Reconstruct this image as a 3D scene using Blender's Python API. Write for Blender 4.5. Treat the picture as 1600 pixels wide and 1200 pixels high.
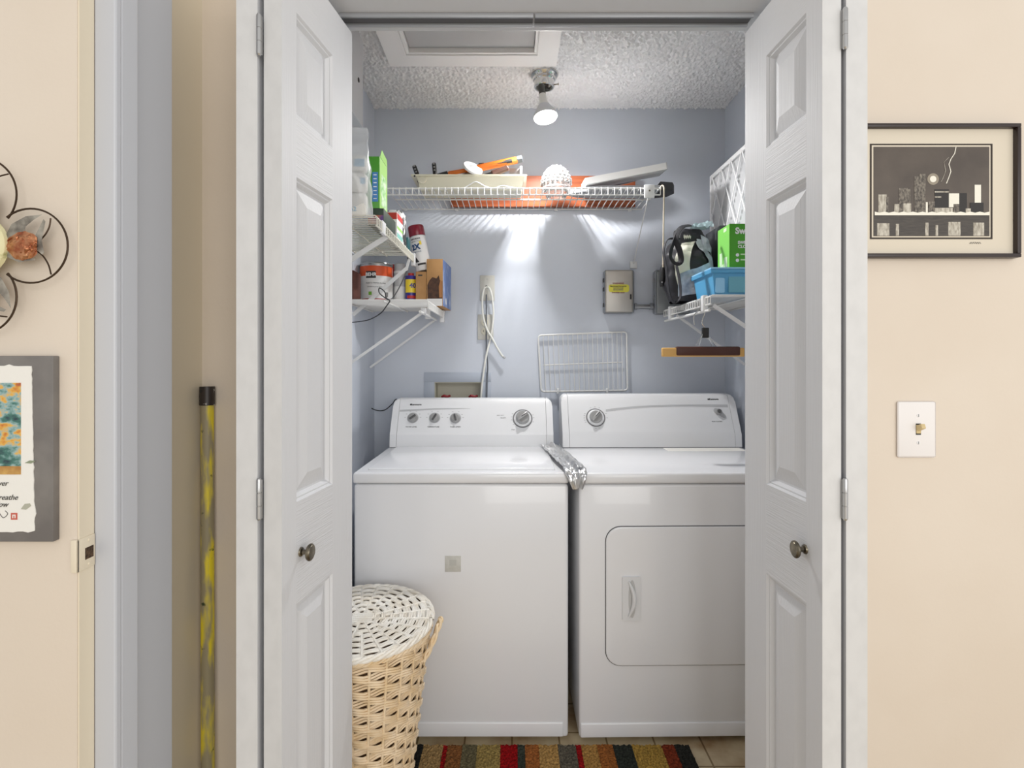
import bpy, bmesh, math, random
from mathutils import Vector, Matrix, noise
random.seed(7)
for o in list(bpy.data.objects): bpy.data.objects.remove(o)
S = bpy.context.scene
COL = S.collection
# ------------------------------------------------------------------ camera, world, light, exposure
F = 867.0; CH = 1.23; HY = 560.0
cd = bpy.data.cameras.new('camera'); cam = bpy.data.objects.new('camera', cd); COL.objects.link(cam)
cam.location = (0, 0, CH); cam.rotation_euler = (math.pi/2, 0, 0)
cd.sensor_width = 36; cd.lens = F/1600*36; cd.shift_y = -(600-HY)/1600; cd.clip_start = .02
S.camera = cam
w = bpy.data.worlds.new('room_light'); S.world = w; w.use_nodes = True
w.node_tree.nodes['Background'].inputs[0].default_value = (1.0, .985, .96, 1)
w.node_tree.nodes['Background'].inputs[1].default_value = .66
def area(name, loc, target, sx, sy, power, col=(1, 1, 1)):
    l = bpy.data.lights.new(name, 'AREA'); l.shape = 'RECTANGLE'; l.size = sx; l.size_y = sy; l.energy = power; l.color = col
    o = bpy.data.objects.new(name, l); COL.objects.link(o); o.location = loc
    o.rotation_euler = (Vector(target)-Vector(loc)).to_track_quat('-Z', 'Y').to_euler()
    return o
area('rear_fill', (.9, -2.1, 1.6), (-.1, 1.4, 1.0), 2.0, 1.8, 36, (1, .985, .96))  # added fill behind the camera, stands for no known window
area('side_fill', (2.3, -.7, 1.5), (-.5, 1.1, 1.1), 1.6, 1.8, 8, (1, .985, .96))  # fill added on the right to brighten the jamb and left walls
S.view_settings.view_transform = 'Standard'; S.view_settings.look = 'None'
S.view_settings.gamma = 1; S.view_settings.use_curve_mapping = False
S.view_settings.exposure = 0.17
BULB_POWER = 44.0
# ------------------------------------------------------------------ helpers
def P(px, py, Y): return Vector(((px-800)*Y/F, Y, CH+(HY-py)*Y/F))
def X(px, Y): return (px-800)*Y/F
def Z(py, Y): return CH+(HY-py)*Y/F
def ray_plane(px, py, p0, n):
    d = Vector(((px-800)/F, 1, (HY-py)/F)); c = Vector((0, 0, CH))
    t = (Vector(p0)-c).dot(n)/d.dot(n); return c+d*t
def lin(c):
    c /= 255.0
    return c/12.92 if c <= .04045 else ((c+.055)/1.055)**2.4
def C(r, g, b): return (lin(r), lin(g), lin(b), 1)
ORG = {}
XF = [Matrix.Identity(4)]
class MB:
    def __init__(s): s.v = []; s.f = []; s.mi = []; s.m = 0
    def add(s, vs, fs):
        b = len(s.v); s.v += [Vector(v) for v in vs]; s.f += [tuple(i+b for i in f) for f in fs]; s.mi += [s.m]*len(fs); return s
    def box(s, x0, x1, y0, y1, z0, z1, bev=0, seg=2, M=None):
        x0, x1 = min(x0, x1), max(x0, x1); y0, y1 = min(y0, y1), max(y0, y1); z0, z1 = min(z0, z1), max(z0, z1)
        vs = [Vector(p) for p in ((x0,y0,z0),(x1,y0,z0),(x1,y1,z0),(x0,y1,z0),(x0,y0,z1),(x1,y0,z1),(x1,y1,z1),(x0,y1,z1))]
        fs = [(0,3,2,1),(4,5,6,7),(0,1,5,4),(1,2,6,5),(2,3,7,6),(3,0,4,7)]
        if bev:
            bm = bmesh.new(); bv = [bm.verts.new(v) for v in vs]
            for f in fs: bm.faces.new([bv[i] for i in f])
            bmesh.ops.bevel(bm, geom=bm.edges[:], offset=bev, segments=seg, profile=.5, affect='EDGES')
            bm.verts.index_update(); vs = [v.co.copy() for v in bm.verts]; fs = [tuple(v.index for v in f.verts) for f in bm.faces]; bm.free()
        if M is not None: vs = [M @ v for v in vs]
        return s.add(vs, fs)
    def tube(s, pts, r, n=8, closed=False, cap=True, flat=None):
        pts = [Vector(p) for p in pts]; N = len(pts); vs = []
        rr = r if isinstance(r, (list, tuple)) else [r]*N
        def tan(i):
            a = pts[(i-1) % N] if (closed or i > 0) else pts[0]
            b = pts[(i+1) % N] if (closed or i < N-1) else pts[-1]
            return (b-a).normalized()
        t = tan(0); u = t.orthogonal().normalized()
        if flat is not None:
            u = Vector(flat[0]); u = (u-t*u.dot(t)).normalized()
        for i in range(N):
            t = tan(i); u = u-t*u.dot(t)
            u = u.normalized() if u.length > 1e-6 else t.orthogonal().normalized()
            w_ = t.cross(u)
            k = flat[1] if flat else 1
            for j in range(n):
                a = 2*math.pi*(j+.5)/n; vs.append(pts[i]+u*(math.cos(a)*rr[i])+w_*(math.sin(a)*rr[i]*k))
        fs = []
        for i in range(N if closed else N-1):
            for j in range(n):
                a = i*n+j; b = i*n+(j+1) % n; c = ((i+1) % N)*n+(j+1) % n; d = ((i+1) % N)*n+j
                fs.append((a, b, c, d))
        if cap and not closed: fs += [tuple(range(n-1, -1, -1)), tuple((N-1)*n+j for j in range(n))]
        return s.add(vs, fs)
    def lathe(s, prof, o, axis=(0,0,1), n=32, cap=True):
        o = Vector(o); a = Vector(axis).normalized(); u = a.orthogonal().normalized(); w_ = a.cross(u); vs = []; fs = []
        for (r, h) in prof:
            for j in range(n):
                t = 2*math.pi*j/n; vs.append(o+a*h+u*(r*math.cos(t))+w_*(r*math.sin(t)))
        for i in range(len(prof)-1):
            for j in range(n): fs.append((i*n+j, i*n+(j+1) % n, (i+1)*n+(j+1) % n, (i+1)*n+j))
        if cap: fs += [tuple(range(n-1, -1, -1)), tuple((len(prof)-1)*n+j for j in range(n))]
        return s.add(vs, fs)
    def prism(s, poly, o, u, v, t):          # 2D polygon in plane (u,v) extruded by vector t
        o = Vector(o); u = Vector(u); v = Vector(v); t = Vector(t); n = len(poly)
        a = [o+u*p[0]+v*p[1] for p in poly]; vs = a+[p+t for p in a]
        fs = [tuple(range(n-1, -1, -1)), tuple(range(n, 2*n))]+[(i, (i+1) % n, n+(i+1) % n, n+i) for i in range(n)]
        return s.add(vs, fs)
    def grid(s, fn, nu, nv, cu=False, cv=False):
        vs = [fn(i/(nu if cu else nu-1), j/(nv if cv else nv-1)) for i in range(nu) for j in range(nv)]; fs = []
        for i in range(nu if cu else nu-1):
            for j in range(nv if cv else nv-1):
                fs.append((i*nv+j, ((i+1) % nu)*nv+j, ((i+1) % nu)*nv+(j+1) % nv, i*nv+(j+1) % nv))
        return s.add(vs, fs)
    def mesh(s, name, mats, org=(0,0,0), smooth=30):
        me = bpy.data.meshes.new(name); o = Vector(org)
        me.from_pydata([(XF[-1] @ v)-o for v in s.v], [], s.f)
        for m in (mats if isinstance(mats, (list, tuple)) else [mats]): me.materials.append(m)
        me.polygons.foreach_set('material_index', s.mi)
        bm = bmesh.new(); bm.from_mesh(me); bmesh.ops.recalc_face_normals(bm, faces=bm.faces[:]); bm.to_mesh(me); bm.free()
        if smooth:
            me.polygons.foreach_set('use_smooth', [True]*len(me.polygons)); me.set_sharp_from_angle(angle=math.radians(smooth))
        me.update(); return me
def tagged(o, label=None, cat=None, group=None, kind=None):
    if label: o['label'] = label
    if cat: o['category'] = cat
    if group: o['group'] = group
    if kind: o['kind'] = kind
    return o
def thing(name, loc, label, cat, group=None, kind=None):
    o = bpy.data.objects.new(name, None); COL.objects.link(o); o.location = loc; o.empty_display_size = .05
    ORG[o] = Vector(loc); return tagged(o, label, cat, group, kind)
def part(name, mb, mat, parent, smooth=30, label=None, kind=None):
    org = ORG[parent]
    o = bpy.data.objects.new(name, mb.mesh(name, mat, org, smooth)); COL.objects.link(o); o.parent = parent; ORG[o] = org
    return tagged(o, label, None, None, kind)
def solo(name, mb, mat, loc, label=None, cat=None, group=None, kind=None, smooth=30):
    o = bpy.data.objects.new(name, mb.mesh(name, mat, loc, smooth)); COL.objects.link(o); o.location = loc; ORG[o] = Vector(loc)
    return tagged(o, label, cat, group, kind)
def struct(name, mb, mat, label=None, smooth=0): return solo(name, mb, mat, (0,0,0), label, None, None, 'structure', smooth)
def place(name, me, parent, wloc, rot=None):        # shared mesh piece
    o = bpy.data.objects.new(name, me); COL.objects.link(o); o.parent = parent; o.location = Vector(wloc)-ORG[parent]
    if rot: o.rotation_euler = rot
    ORG[o] = Vector(wloc); return o
def bez(pts, n=12, closed=False):                    # Catmull-Rom through points
    pts = [Vector(p) for p in pts]; N = len(pts); out = []
    g = (lambda i: pts[i % N]) if closed else (lambda i: pts[max(0, min(N-1, i))])
    for i in range(N if closed else N-1):
        p0, p1, p2, p3 = g(i-1), g(i), g(i+1), g(i+2)
        for k in range(n):
            t = k/n; out.append(.5*((2*p1)+(p2-p0)*t+(2*p0-5*p1+4*p2-p3)*t*t+(3*p1-p0-3*p2+p3)*t**3))
    if not closed: out.append(pts[-1])
    return out
def text_mesh(body, size, bold=0, ext=.0003, align='CENTER'):
    cu = bpy.data.curves.new('lettering', 'FONT'); cu.body = body; cu.size = size; cu.align_x = align; cu.align_y = 'CENTER'; cu.extrude = ext; cu.offset = bold; cu.resolution_u = 3
    o = bpy.data.objects.new('lettering', cu); COL.objects.link(o); bpy.context.view_layer.update()
    e = o.evaluated_get(bpy.context.evaluated_depsgraph_get()); me = e.to_mesh()
    vs = [v.co.copy() for v in me.vertices]; fs = [tuple(p.vertices) for p in me.polygons]
    e.to_mesh_clear(); bpy.data.objects.remove(o); bpy.data.curves.remove(cu)
    return vs, fs
def text(body, size, o, right, up, mat, parent, bold=0, sx=1, name='lettering', align='CENTER', skew=0):
    vs, fs = text_mesh(body, size, bold, align=align); o = Vector(o); r = Vector(right).normalized(); u = Vector(up).normalized(); n = r.cross(u)
    mb = MB(); mb.add([o+r*(v.x*sx+v.y*skew)+u*v.y+n*(v.z+.0004) for v in vs], fs); return part(name, mb, mat, parent, 0)
def text_cyl(body, size, c, rad, a0, h, mat, parent, M=None, bold=0, name='lettering'):   # wraps on a vertical cylinder, a0 = facing angle
    vs, fs = text_mesh(body, size, bold); mb = MB(); out = []
    for v in vs:
        a = a0+v.x/rad; r = rad+.0005+v.z
        p = Vector((r*math.cos(a), r*math.sin(a), h+v.y)); out.append((M @ p) if M is not None else Vector(c)+p)
    mb.add(out, fs); return part(name, mb, mat, parent, 0)
# ------------------------------------------------------------------ materials
MATS = {}
def mat(name, col, rough=.5, metal=0, col2=None, nscale=20, nmix=.5, bump=0, bscale=200, bstretch=(1,1,1), nstretch=(1,1,1), emit=0, trans=0, alpha=1, spec=.5, coat=0, contrast=(.35,.65), detail=4, bdist=.002):
    m = bpy.data.materials.new(name); m.use_nodes = True; nt = m.node_tree; b = nt.nodes['Principled BSDF']
    b.inputs['Base Color'].default_value = col; b.inputs['Roughness'].default_value = rough; b.inputs['Metallic'].default_value = metal
    b.inputs['Specular IOR Level'].default_value = spec; b.inputs['Coat Weight'].default_value = coat
    if trans: b.inputs['Transmission Weight'].default_value = trans
    if alpha < 1: b.inputs['Alpha'].default_value = alpha
    if emit: b.inputs['Emission Color'].default_value = col; b.inputs['Emission Strength'].default_value = emit
    if col2 or bump: tc = nt.nodes.new('ShaderNodeTexCoord')
    if col2:
        mp = nt.nodes.new('ShaderNodeMapping'); mp.inputs['Scale'].default_value = nstretch; nt.links.new(tc.outputs['Object'], mp.inputs[0])
        nz = nt.nodes.new('ShaderNodeTexNoise'); nz.inputs['Scale'].default_value = nscale; nz.inputs['Detail'].default_value = detail; nt.links.new(mp.outputs[0], nz.inputs['Vector'])
        cr = nt.nodes.new('ShaderNodeValToRGB'); cr.color_ramp.elements[0].position = contrast[0]; cr.color_ramp.elements[1].position = contrast[1]
        cr.color_ramp.elements[0].color = col; cr.color_ramp.elements[1].color = col2
        nt.links.new(nz.outputs['Fac'], cr.inputs[0]); nt.links.new(cr.outputs[0], b.inputs['Base Color'])
    if bump:
        mp = nt.nodes.new('ShaderNodeMapping'); mp.inputs['Scale'].default_value = bstretch; nt.links.new(tc.outputs['Object'], mp.inputs[0])
        nz = nt.nodes.new('ShaderNodeTexNoise'); nz.inputs['Scale'].default_value = bscale; nz.inputs['Detail'].default_value = 3; nt.links.new(mp.outputs[0], nz.inputs['Vector'])
        bp = nt.nodes.new('ShaderNodeBump'); bp.inputs['Strength'].default_value = bump; bp.inputs['Distance'].default_value = bdist
        nt.links.new(nz.outputs['Fac'], bp.inputs['Height']); nt.links.new(bp.outputs[0], b.inputs['Normal'])
    MATS[name] = m; return m
beige = mat('beige_wall_paint', C(224,212,197), .6, col2=C(220,207,191), nscale=3, bump=.12, bscale=130)
beige2 = mat('yellow_beige_paint', C(229,218,196), .55, bump=.1, bscale=90)
bluewall = mat('pale_blue_wall_paint', C(209,215,225), .55, col2=C(204,210,221), nscale=4, bump=.1, bscale=60)
popcorn = mat('popcorn_ceiling', C(234,235,238), .95)
white_trim = mat('white_trim_paint', C(208,209,212), .4, bump=.08, bscale=40, bstretch=(1,1,.15))
gray_trim = mat('cool_white_jamb_paint', C(196,199,206), .35, bump=.1, bscale=60, bstretch=(1,1,.1))
door_v = mat('door_paint_vertical_grain', C(214,215,218), .6, spec=.3, bump=.28, bscale=60, bstretch=(4,4,.12))
door_h = mat('door_paint_horizontal_grain', C(214,215,218), .6, spec=.3, bump=.5, bscale=85, bstretch=(.2,.12,4))
door_edge = mat('door_edge_paint', C(214,214,214), .5, col2=C(206,206,206), nscale=40, contrast=(.4,.8), nstretch=(1,1,.6))
steel = mat('zinc_hinge', C(190,190,190), .3, 1)
track_dark = mat('dark_track_channel', C(90,90,92), .6)
track_metal = mat('painted_track_metal', C(170,172,176), .4, .3)
pewter = mat('antique_pewter', C(95,90,82), .32, 1, col2=C(140,132,115), nscale=60)
chrome = mat('chrome', C(215,215,212), .08, 1)
enamel = mat('white_enamel', C(234,235,238), .22, coat=.3)
enamel2 = mat('white_plastic', C(226,227,229), .35)
console_low = mat('console_grey_white', C(214,215,217), .35)
knob_grey = mat('silver_knob_plastic', C(164,164,164), .35, .3)
knob_dark = mat('dark_grey_plastic', C(88,88,88), .4)
print_grey = mat('grey_print', C(186,187,189), .4)
print_dark = mat('dark_print', C(50,50,52), .5)
print_mid = mat('mid_grey_print', C(120,120,122), .5)
rubber_and_gap = mat('dark_rubber_and_gap', C(70,70,72), .7)
wirew = mat('white_vinyl_wire', C(228,228,226), .35)
wirec = mat('cream_vinyl_wire', C(222,220,208), .4)
bracket_m = mat('white_bracket_paint', C(224,225,226), .35)
black = mat('black_plastic', C(30,30,32), .4)
orange = mat('orange_rubber', C(216,112,30), .5)
white = mat('plain_white', C(235,235,235), .5)
paper_and_glare = mat('white_paper_and_glare', C(236,234,228), .8, bump=.15, bscale=120)
cream = mat('cream_plastic', C(226,222,202), .4)
cardboard = mat('cardboard_brown', C(190,146,96), .8, col2=C(178,134,86), nscale=15)
wood = mat('orange_wood', C(178,96,58), .5, col2=C(146,74,42), nscale=14, nstretch=(.3,3,6))
darkwood = mat('dark_brown_wood', C(72,44,34), .5)
# ------------------------------------------------------------------ the setting
YB = 2.53; XL = -.627; XR = .971; ZC = 2.373; YW = 1.235; YWB = 1.355; ZO = 2.03; JL = -.535; JR = .68
# floor of sheet vinyl
fm = mat('worn_cream_vinyl', C(206,190,158), .5, col2=C(150,116,78), nscale=6, contrast=(.45,.7))
nt = fm.node_tree; tc = nt.nodes.new('ShaderNodeTexCoord'); br = nt.nodes.new('ShaderNodeTexBrick'); br.offset = 0; br.inputs['Scale'].default_value = 1
br.inputs['Brick Width'].default_value = .152; br.inputs['Row Height'].default_value = .152; br.inputs['Mortar Size'].default_value = .003
br.inputs['Color1'].default_value = br.inputs['Color2'].default_value = (1,1,1,1); br.inputs['Mortar'].default_value = (.42,.36,.28,1)
mx = nt.nodes.new('ShaderNodeMix'); mx.data_type = 'RGBA'; mx.blend_type = 'MULTIPLY'; mx.inputs[0].default_value = 1
src = [l for l in nt.links if l.to_socket.name == 'Base Color'][0].from_socket
nt.links.new(tc.outputs['Object'], br.inputs['Vector']); nt.links.new(src, mx.inputs[6]); nt.links.new(br.outputs['Color'], mx.inputs[7]); nt.links.new(mx.outputs[2], nt.nodes['Principled BSDF'].inputs['Base Color'])
struct('floor', MB().box(-2.2, 2.4, -2.6, YB+.1, -.05, 0), fm, 'worn cream vinyl floor with fine tile lines')
# closet back wall with a hole for the laundry outlet box
HX0, HX1, HZ0, HZ1 = X(679,YB), X(752,YB), Z(652,YB), Z(597,YB)
mb = MB(); mb.box(XL-.1, HX0, YB, YB+.1, 0, ZC+.1).box(HX1, XR+.1, YB, YB+.1, 0, ZC+.1).box(HX0, HX1, YB, YB+.1, 0, HZ0).box(HX0, HX1, YB, YB+.1, HZ1, ZC+.1)
struct('wall_back', mb, bluewall, 'pale blue closet back wall')
struct('wall_left', MB().box(XL-.1, XL, YWB, YB, 0, ZC+.1), bluewall, 'pale blue closet left side wall')
struct('wall_right', MB().box(XR, XR+.1, YWB, YB, 0, ZC+.1), bluewall, 'pale blue closet right side wall')
# ceiling with real popcorn relief
NX, NY = 400, 290; x0, x1, y0, y1 = XL, XR, YWB-.02, YB
rnd = [[random.random() for j in range(NY)] for i in range(NX)]
vs = []
for i in range(NX):
    for j in range(NY):
        a = rnd[i][j]; b_ = .25*(rnd[i-1][j]+rnd[(i+1) % NX][j]+rnd[i][j-1]+rnd[i][(j+1) % NY])
        h = max(0, (.55*a+.45*b_)-.42)
        vs.append((x0+(x1-x0)*i/(NX-1), y0+(y1-y0)*j/(NY-1), ZC-h*.024))
fs = [(i*NY+j, i*NY+j+1, (i+1)*NY+j+1, (i+1)*NY+j) for i in range(NX-1) for j in range(NY-1)]
me = bpy.data.meshes.new('ceiling'); me.from_pydata(vs, [], fs); me.materials.append(popcorn); me.polygons.foreach_set('use_smooth', [True]*len(me.polygons))
ce = bpy.data.objects.new('ceiling', me); COL.objects.link(ce); tagged(ce, 'white popcorn textured closet ceiling', kind='structure')
struct('ceiling_slab', MB().box(XL-.1, XR+.1, YWB-.02, YB+.1, ZC+.001, ZC+.1), white_trim, 'ceiling slab above the popcorn texture')
# closet front wall with opening
mb = MB(); mb.box(-.79, JL-.018, YW, YWB, 0, 2.55).box(JR+.018, 1.6, YW, YWB, 0, 2.55).box(JL-.018, JR+.018, YW, YWB, ZO+.018, 2.55)
struct('wall_front', mb, beige, 'beige hallway wall around the closet opening')
struct('trim_1', MB().box(JL-.018, JL, YW-.001, YWB+.002, 0, ZO+.018, .002), white_trim, 'white left closet jamb')
struct('trim_2', MB().box(JR, JR+.018, YW-.001, YWB+.002, 0, ZO+.018, .002), white_trim, 'white right closet jamb')
struct('trim_3', MB().box(JL, JR, YW-.001, YWB+.002, ZO, ZO+.018, .002), white_trim, 'white closet head jamb')
mb = MB().box(XL, -.536, YWB+.002, 2.0, 2.06, ZC-.002, .003)
struct('wall_soffit', mb, white_trim, 'white boxed soffit in the upper left closet corner')
part('screw_hole', MB().lathe([(.0085,0),(.0085,.002),(.006,.003)], (-.536, 1.936, Z(125,1.936)), (1,0,0), 16), black, bpy.data.objects['wall_soffit'])
# bifold track
t = thing('bifold_track', (0, 1.305, ZO), 'grey metal bifold door track under the closet head jamb', 'door track')
for (a, b_) in ((-.40, X(834,1.31)-.002), (X(834,1.31)+.002, .56)):
    part('track_channel', MB().box(a, b_, 1.290, 1.318, ZO-.004, ZO-.0005), track_dark, t)
    part('track_flange', MB().box(a, b_, 1.283, 1.2895, ZO-.010, ZO-.0005, .001), track_metal, t)
    part('track_flange', MB().box(a, b_, 1.3185, 1.325, ZO-.010, ZO-.0005, .001), track_metal, t)
# hallway: side wall, doorway wall, stepped door jamb
struct('wall_hall_left', MB().box(-.79, -.69, 1.016, YW, 0, 2.55), beige2, 'beige hallway side wall beside the yellow pole')
struct('wall_doorway', MB().box(-2.0, -.627, .80, 1.016, 0, 2.55), beige, 'beige wall with metal flower and framed art')
mb = MB().box(-.627, -.6265, .80, .8305, 0, 2.5)
struct('trim_4', MB().box(-.6275, -.6255, .8015, .8312, 0, 2.5, .0008), beige2, 'beige painted jamb strip with strike plate')
struct('trim_5', MB().box(-.627, -.594, .8315, .845, 0, 2.5, .003), gray_trim, 'cool white door stop step of the doorway jamb')
struct('trim_6', MB().box(-.627, -.5955, .845, .886, 0, 2.5, .004), gray_trim, 'cool white door stop side of the doorway jamb')
struct('trim_7', MB().box(-.6275, -.6235, .886, 1.018, 0, 2.5, .001), gray_trim, 'cool white rear strip of the doorway jamb')
# strike plate
zt, zb = Z(838,.815), Z(888,.815)
t = thing('strike_plate', (-.6255, .815, zb), 'painted strike plate on the beige doorway jamb strip', 'strike plate')
mb = MB().box(-.6256, -.6235, .7965, .8300, zb, zt, .0009).box(-.634, -.6235, .7965, .7998, zb, zt, .0009)
part('plate', mb, beige2, t)
part('latch_hole', MB().box(-.6237, -.6231, .8105, .8265, zb+.014, zb+.031), mat('rusty_hole', C(96,74,54), .9, col2=C(40,28,20), nscale=300), t, label='dark rusty latch hole')
for zz in (zb+.006, zt-.006): part('screw', MB().lathe([(.0022,0),(.0018,.001)], (-.6236, .818, zz), (1,0,0), 10), beige2, t)
# ------------------------------------------------------------------ bifold doors
def leaf(parent, A, B, th, side, visible):
    # A front point (x,y), B back point of the visible face; side = +1 body lies to +x of the face, -1 to -x
    A = Vector((A[0], A[1], 0)); B = Vector((B[0], B[1], 0)); d = (B-A); Wd = d.length; d.normalize()
    n = Vector((0,0,1)).cross(d)             # for d≈+y n = -x
    if side > 0: nout = n                    # face looks to -x
    else: nout = -n
    H0, H1 = .012, 2.0
    pan = [(.18, .76), (.955, 1.577), (1.69, 1.892)]; u0, u1 = .052, .205
    mb = MB()
    def q(u, z, dep): return A+d*u+Vector((0,0,z))-nout*dep
    def face(uv, m):
        mb.m = m; mb.add([q(u, z, 0) for (u, z) in uv], [(0,1,2,3)])
    if visible:
        face([(0,H0),(u0,H0),(u0,H1),(0,H1)], 0); face([(u1,H0),(Wd,H0),(Wd,H1),(u1,H1)], 0)
        zs = [H0]+[v for p in pan for v in p]+[H1]
        for i in range(0, len(zs), 2): face([(u0,zs[i]),(u1,zs[i]),(u1,zs[i+1]),(u0,zs[i+1])], 1)
    else: face([(0,H0),(Wd,H0),(Wd,H1),(0,H1)], 0)
    mb.m = 2
    def qq(c): mb.add([q(*p) for p in c], [(0,1,2,3)])
    qq([(0,H0,0),(0,H1,0),(0,H1,th),(0,H0,th)]); qq([(Wd,H0,0),(Wd,H1,0),(Wd,H1,th),(Wd,H0,th)])
    qq([(0,H1,0),(Wd,H1,0),(Wd,H1,th),(0,H1,th)]); qq([(0,H0,0),(Wd,H0,0),(Wd,H0,th),(0,H0,th)])
    mb.m = 0; qq([(0,H0,th),(Wd,H0,th),(Wd,H1,th),(0,H1,th)])
    lf = part('leaf', mb, [door_v, door_h, door_edge], parent, 0)
    if visible:
        for (z0, z1) in pan:
            pm = MB(); rings = [(0,0),(.004,.0045),(.007,.0045),(.013,.0115),(.017,.0115),(.047,.0035),(.050,.0035)]
            vs = []
            for (ins, dep) in rings:
                vs += [q(u0+ins,z0+ins,dep), q(u1-ins,z0+ins,dep), q(u1-ins,z1-ins,dep), q(u0+ins,z1-ins,dep)]
            fs = [(4*i+k, 4*i+(k+1) % 4, 4*i+4+(k+1) % 4, 4*i+4+k) for i in range(len(rings)-1) for k in range(4)]
            fs.append(tuple(4*(len(rings)-1)+k for k in range(4)))
            pm.add(vs, fs); part('panel', pm, door_v, lf, 12)
    return lf, q, nout
def hinge(parent, x, y, z):
    h = .070
    t_ = part('hinge', MB().lathe([(.0028,-.003),(.0046,0),(.0046,.022),(.0038,.0225),(.0038,.0235),(.0046,.024),(.0046,.046),(.0038,.0465),(.0038,.0475),(.0046,.048),(.0046,h),(.003,h+.003)], (x,y,z-h/2), (0,0,1), 14), steel, parent, label='zinc butt hinge knuckle')
    mb = MB().box(x-.005, x+.005, y+.003, y+.0042, z-h/2, z+h/2)
    part('hinge_plate', mb, steel, t_)
t = thing('door_1', (-.46, 1.16, 0), 'left pair of white folded bifold closet door leaves', None, None, 'structure')
lf, q, no = leaf(t, (-.419, 1.01), (-.379, 1.315), .035, -1, True)
leaf(t, (-.4625, 1.008), (-.490, 1.312), .037, -1, False)
for pz in (Z(57,1.01), Z(779,1.01), .22): hinge(t, -.4585, 1.005, pz)
kp = q(.068, Z(862,1.078), 0)
kb = part('knob', MB().lathe([(.0095,0),(.0085,.003),(.005,.005),(.0048,.013),(.008,.015),(.015,.0165),(.0165,.0185),(.0165,.021),(.0145,.0225),(.0135,.0222),(.0125,.0235),(.0,.0245)], kp, no, 28), pewter, lf, label='round antique pewter knob')
t = thing('door_2', (.61, 1.16, 0), 'right pair of white folded bifold closet door leaves', None, None, 'structure')
lf, q, no = leaf(t, (.565, 1.01), (.5525, 1.315), .035, 1, True)
leaf(t, (.607, 1.008), (.632, 1.312), .037, 1, False)
for pz in (Z(47,1.01), Z(779,1.01), .22): hinge(t, .6035, 1.005, pz)
kp = q(.055, Z(858,1.065), 0)
part('knob', MB().lathe([(.0095,0),(.0085,.003),(.005,.005),(.0048,.013),(.008,.015),(.015,.0165),(.0165,.0185),(.0165,.021),(.0145,.0225),(.0135,.0222),(.0125,.0235),(.0,.0245)], kp, no, 28), pewter, lf, label='round antique pewter knob')
# ------------------------------------------------------------------ washer and dryer
def machine(name, x0, x1, yf, label, bx0, bx1, ztop, ctop):
    t = thing(name, ((x0+x1)/2, yf+.3, 0), label, name.split('_')[-1])
    part('cabinet', MB().box(x0, x1, yf, yf+.63, .018, .828, .010, 3), enamel, t)
    for fx in (x0+.05, x1-.05):
        for fy in (yf+.06, yf+.57): part('foot', MB().lathe([(.02,0),(.02,.006),(.01,.008),(.01,.03)], (fx,fy,0), n=14), rubber_and_gap, t)
    part('top_panel', MB().box(x0-.002, x1+.002, yf-.008, yf+.635, .8305, .866, .009, 3), enamel, t)
    part('toe_panel', MB().box(x0+.004, x1-.016, yf-.0035, yf+.005, .022, .068, .004, 3), enamel, t)
    # console: sloped face with rounded upper corners
    Y0 = yf+.487
    def prof(zt_):   # (y,z) points of the side profile limited to height zt_
        H = ctop-.869; zc = .918
        pts = [(Y0, .868), (Y0+.004, zc)]
        k = 8
        for i in range(1, k+1): 
            f = i/k; pts.append((Y0+.004+.075*f, zc+(ctop-.012-zc)*f))
        pts += [(Y0+.087, ctop-.004), (Y0+.105, ctop), (Y0+.150, ctop-.002), (Y0+.150, .868)]
        return [(y, min(z, zt_)) for (y, z) in pts]
    r = .030
    def zt_at(x):
        d = min(x-bx0, bx1-x); 
        return ctop if d >= r else ctop-r+math.sqrt(max(0, r*r-(r-d)**2))
    def slab(xa, xb, nm, m, nst):
        mb = MB(); rows = [[(x, y, z) for (y, z) in prof(zt_at(x))] for x in [xa+(xb-xa)*i/nst for i in range(nst+1)]]
        n = len(rows[0]); vs = [p for r_ in rows for p in r_]
        fs = [(i*n+k, i*n+k+1, (i+1)*n+k+1, (i+1)*n+k) for i in range(nst) for k in range(n-1)]
        fs += [tuple(range(n)), tuple(nst*n+k for k in range(n))]
        mb.add(vs, fs); return part(nm, mb, m, t, 25)
    slab(bx0, bx0+.027, 'end_cap', enamel2, 14); slab(bx1-.027, bx1, 'end_cap', enamel2, 14)
    slab(bx0+.0282, bx1-.0282, 'control_panel', enamel2, 4)
    part('seam', MB().box(bx0+.002, bx1-.002, Y0+.001, Y0+.03, .8655, .8685), rubber_and_gap, t)
    p0 = Vector((0, Y0+.004, .918)); p1 = Vector((0, Y0+.079, ctop-.012)); up = (p1-p0).normalized(); nn = Vector((1,0,0)).cross(up)
    return t, p0, up, nn
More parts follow.
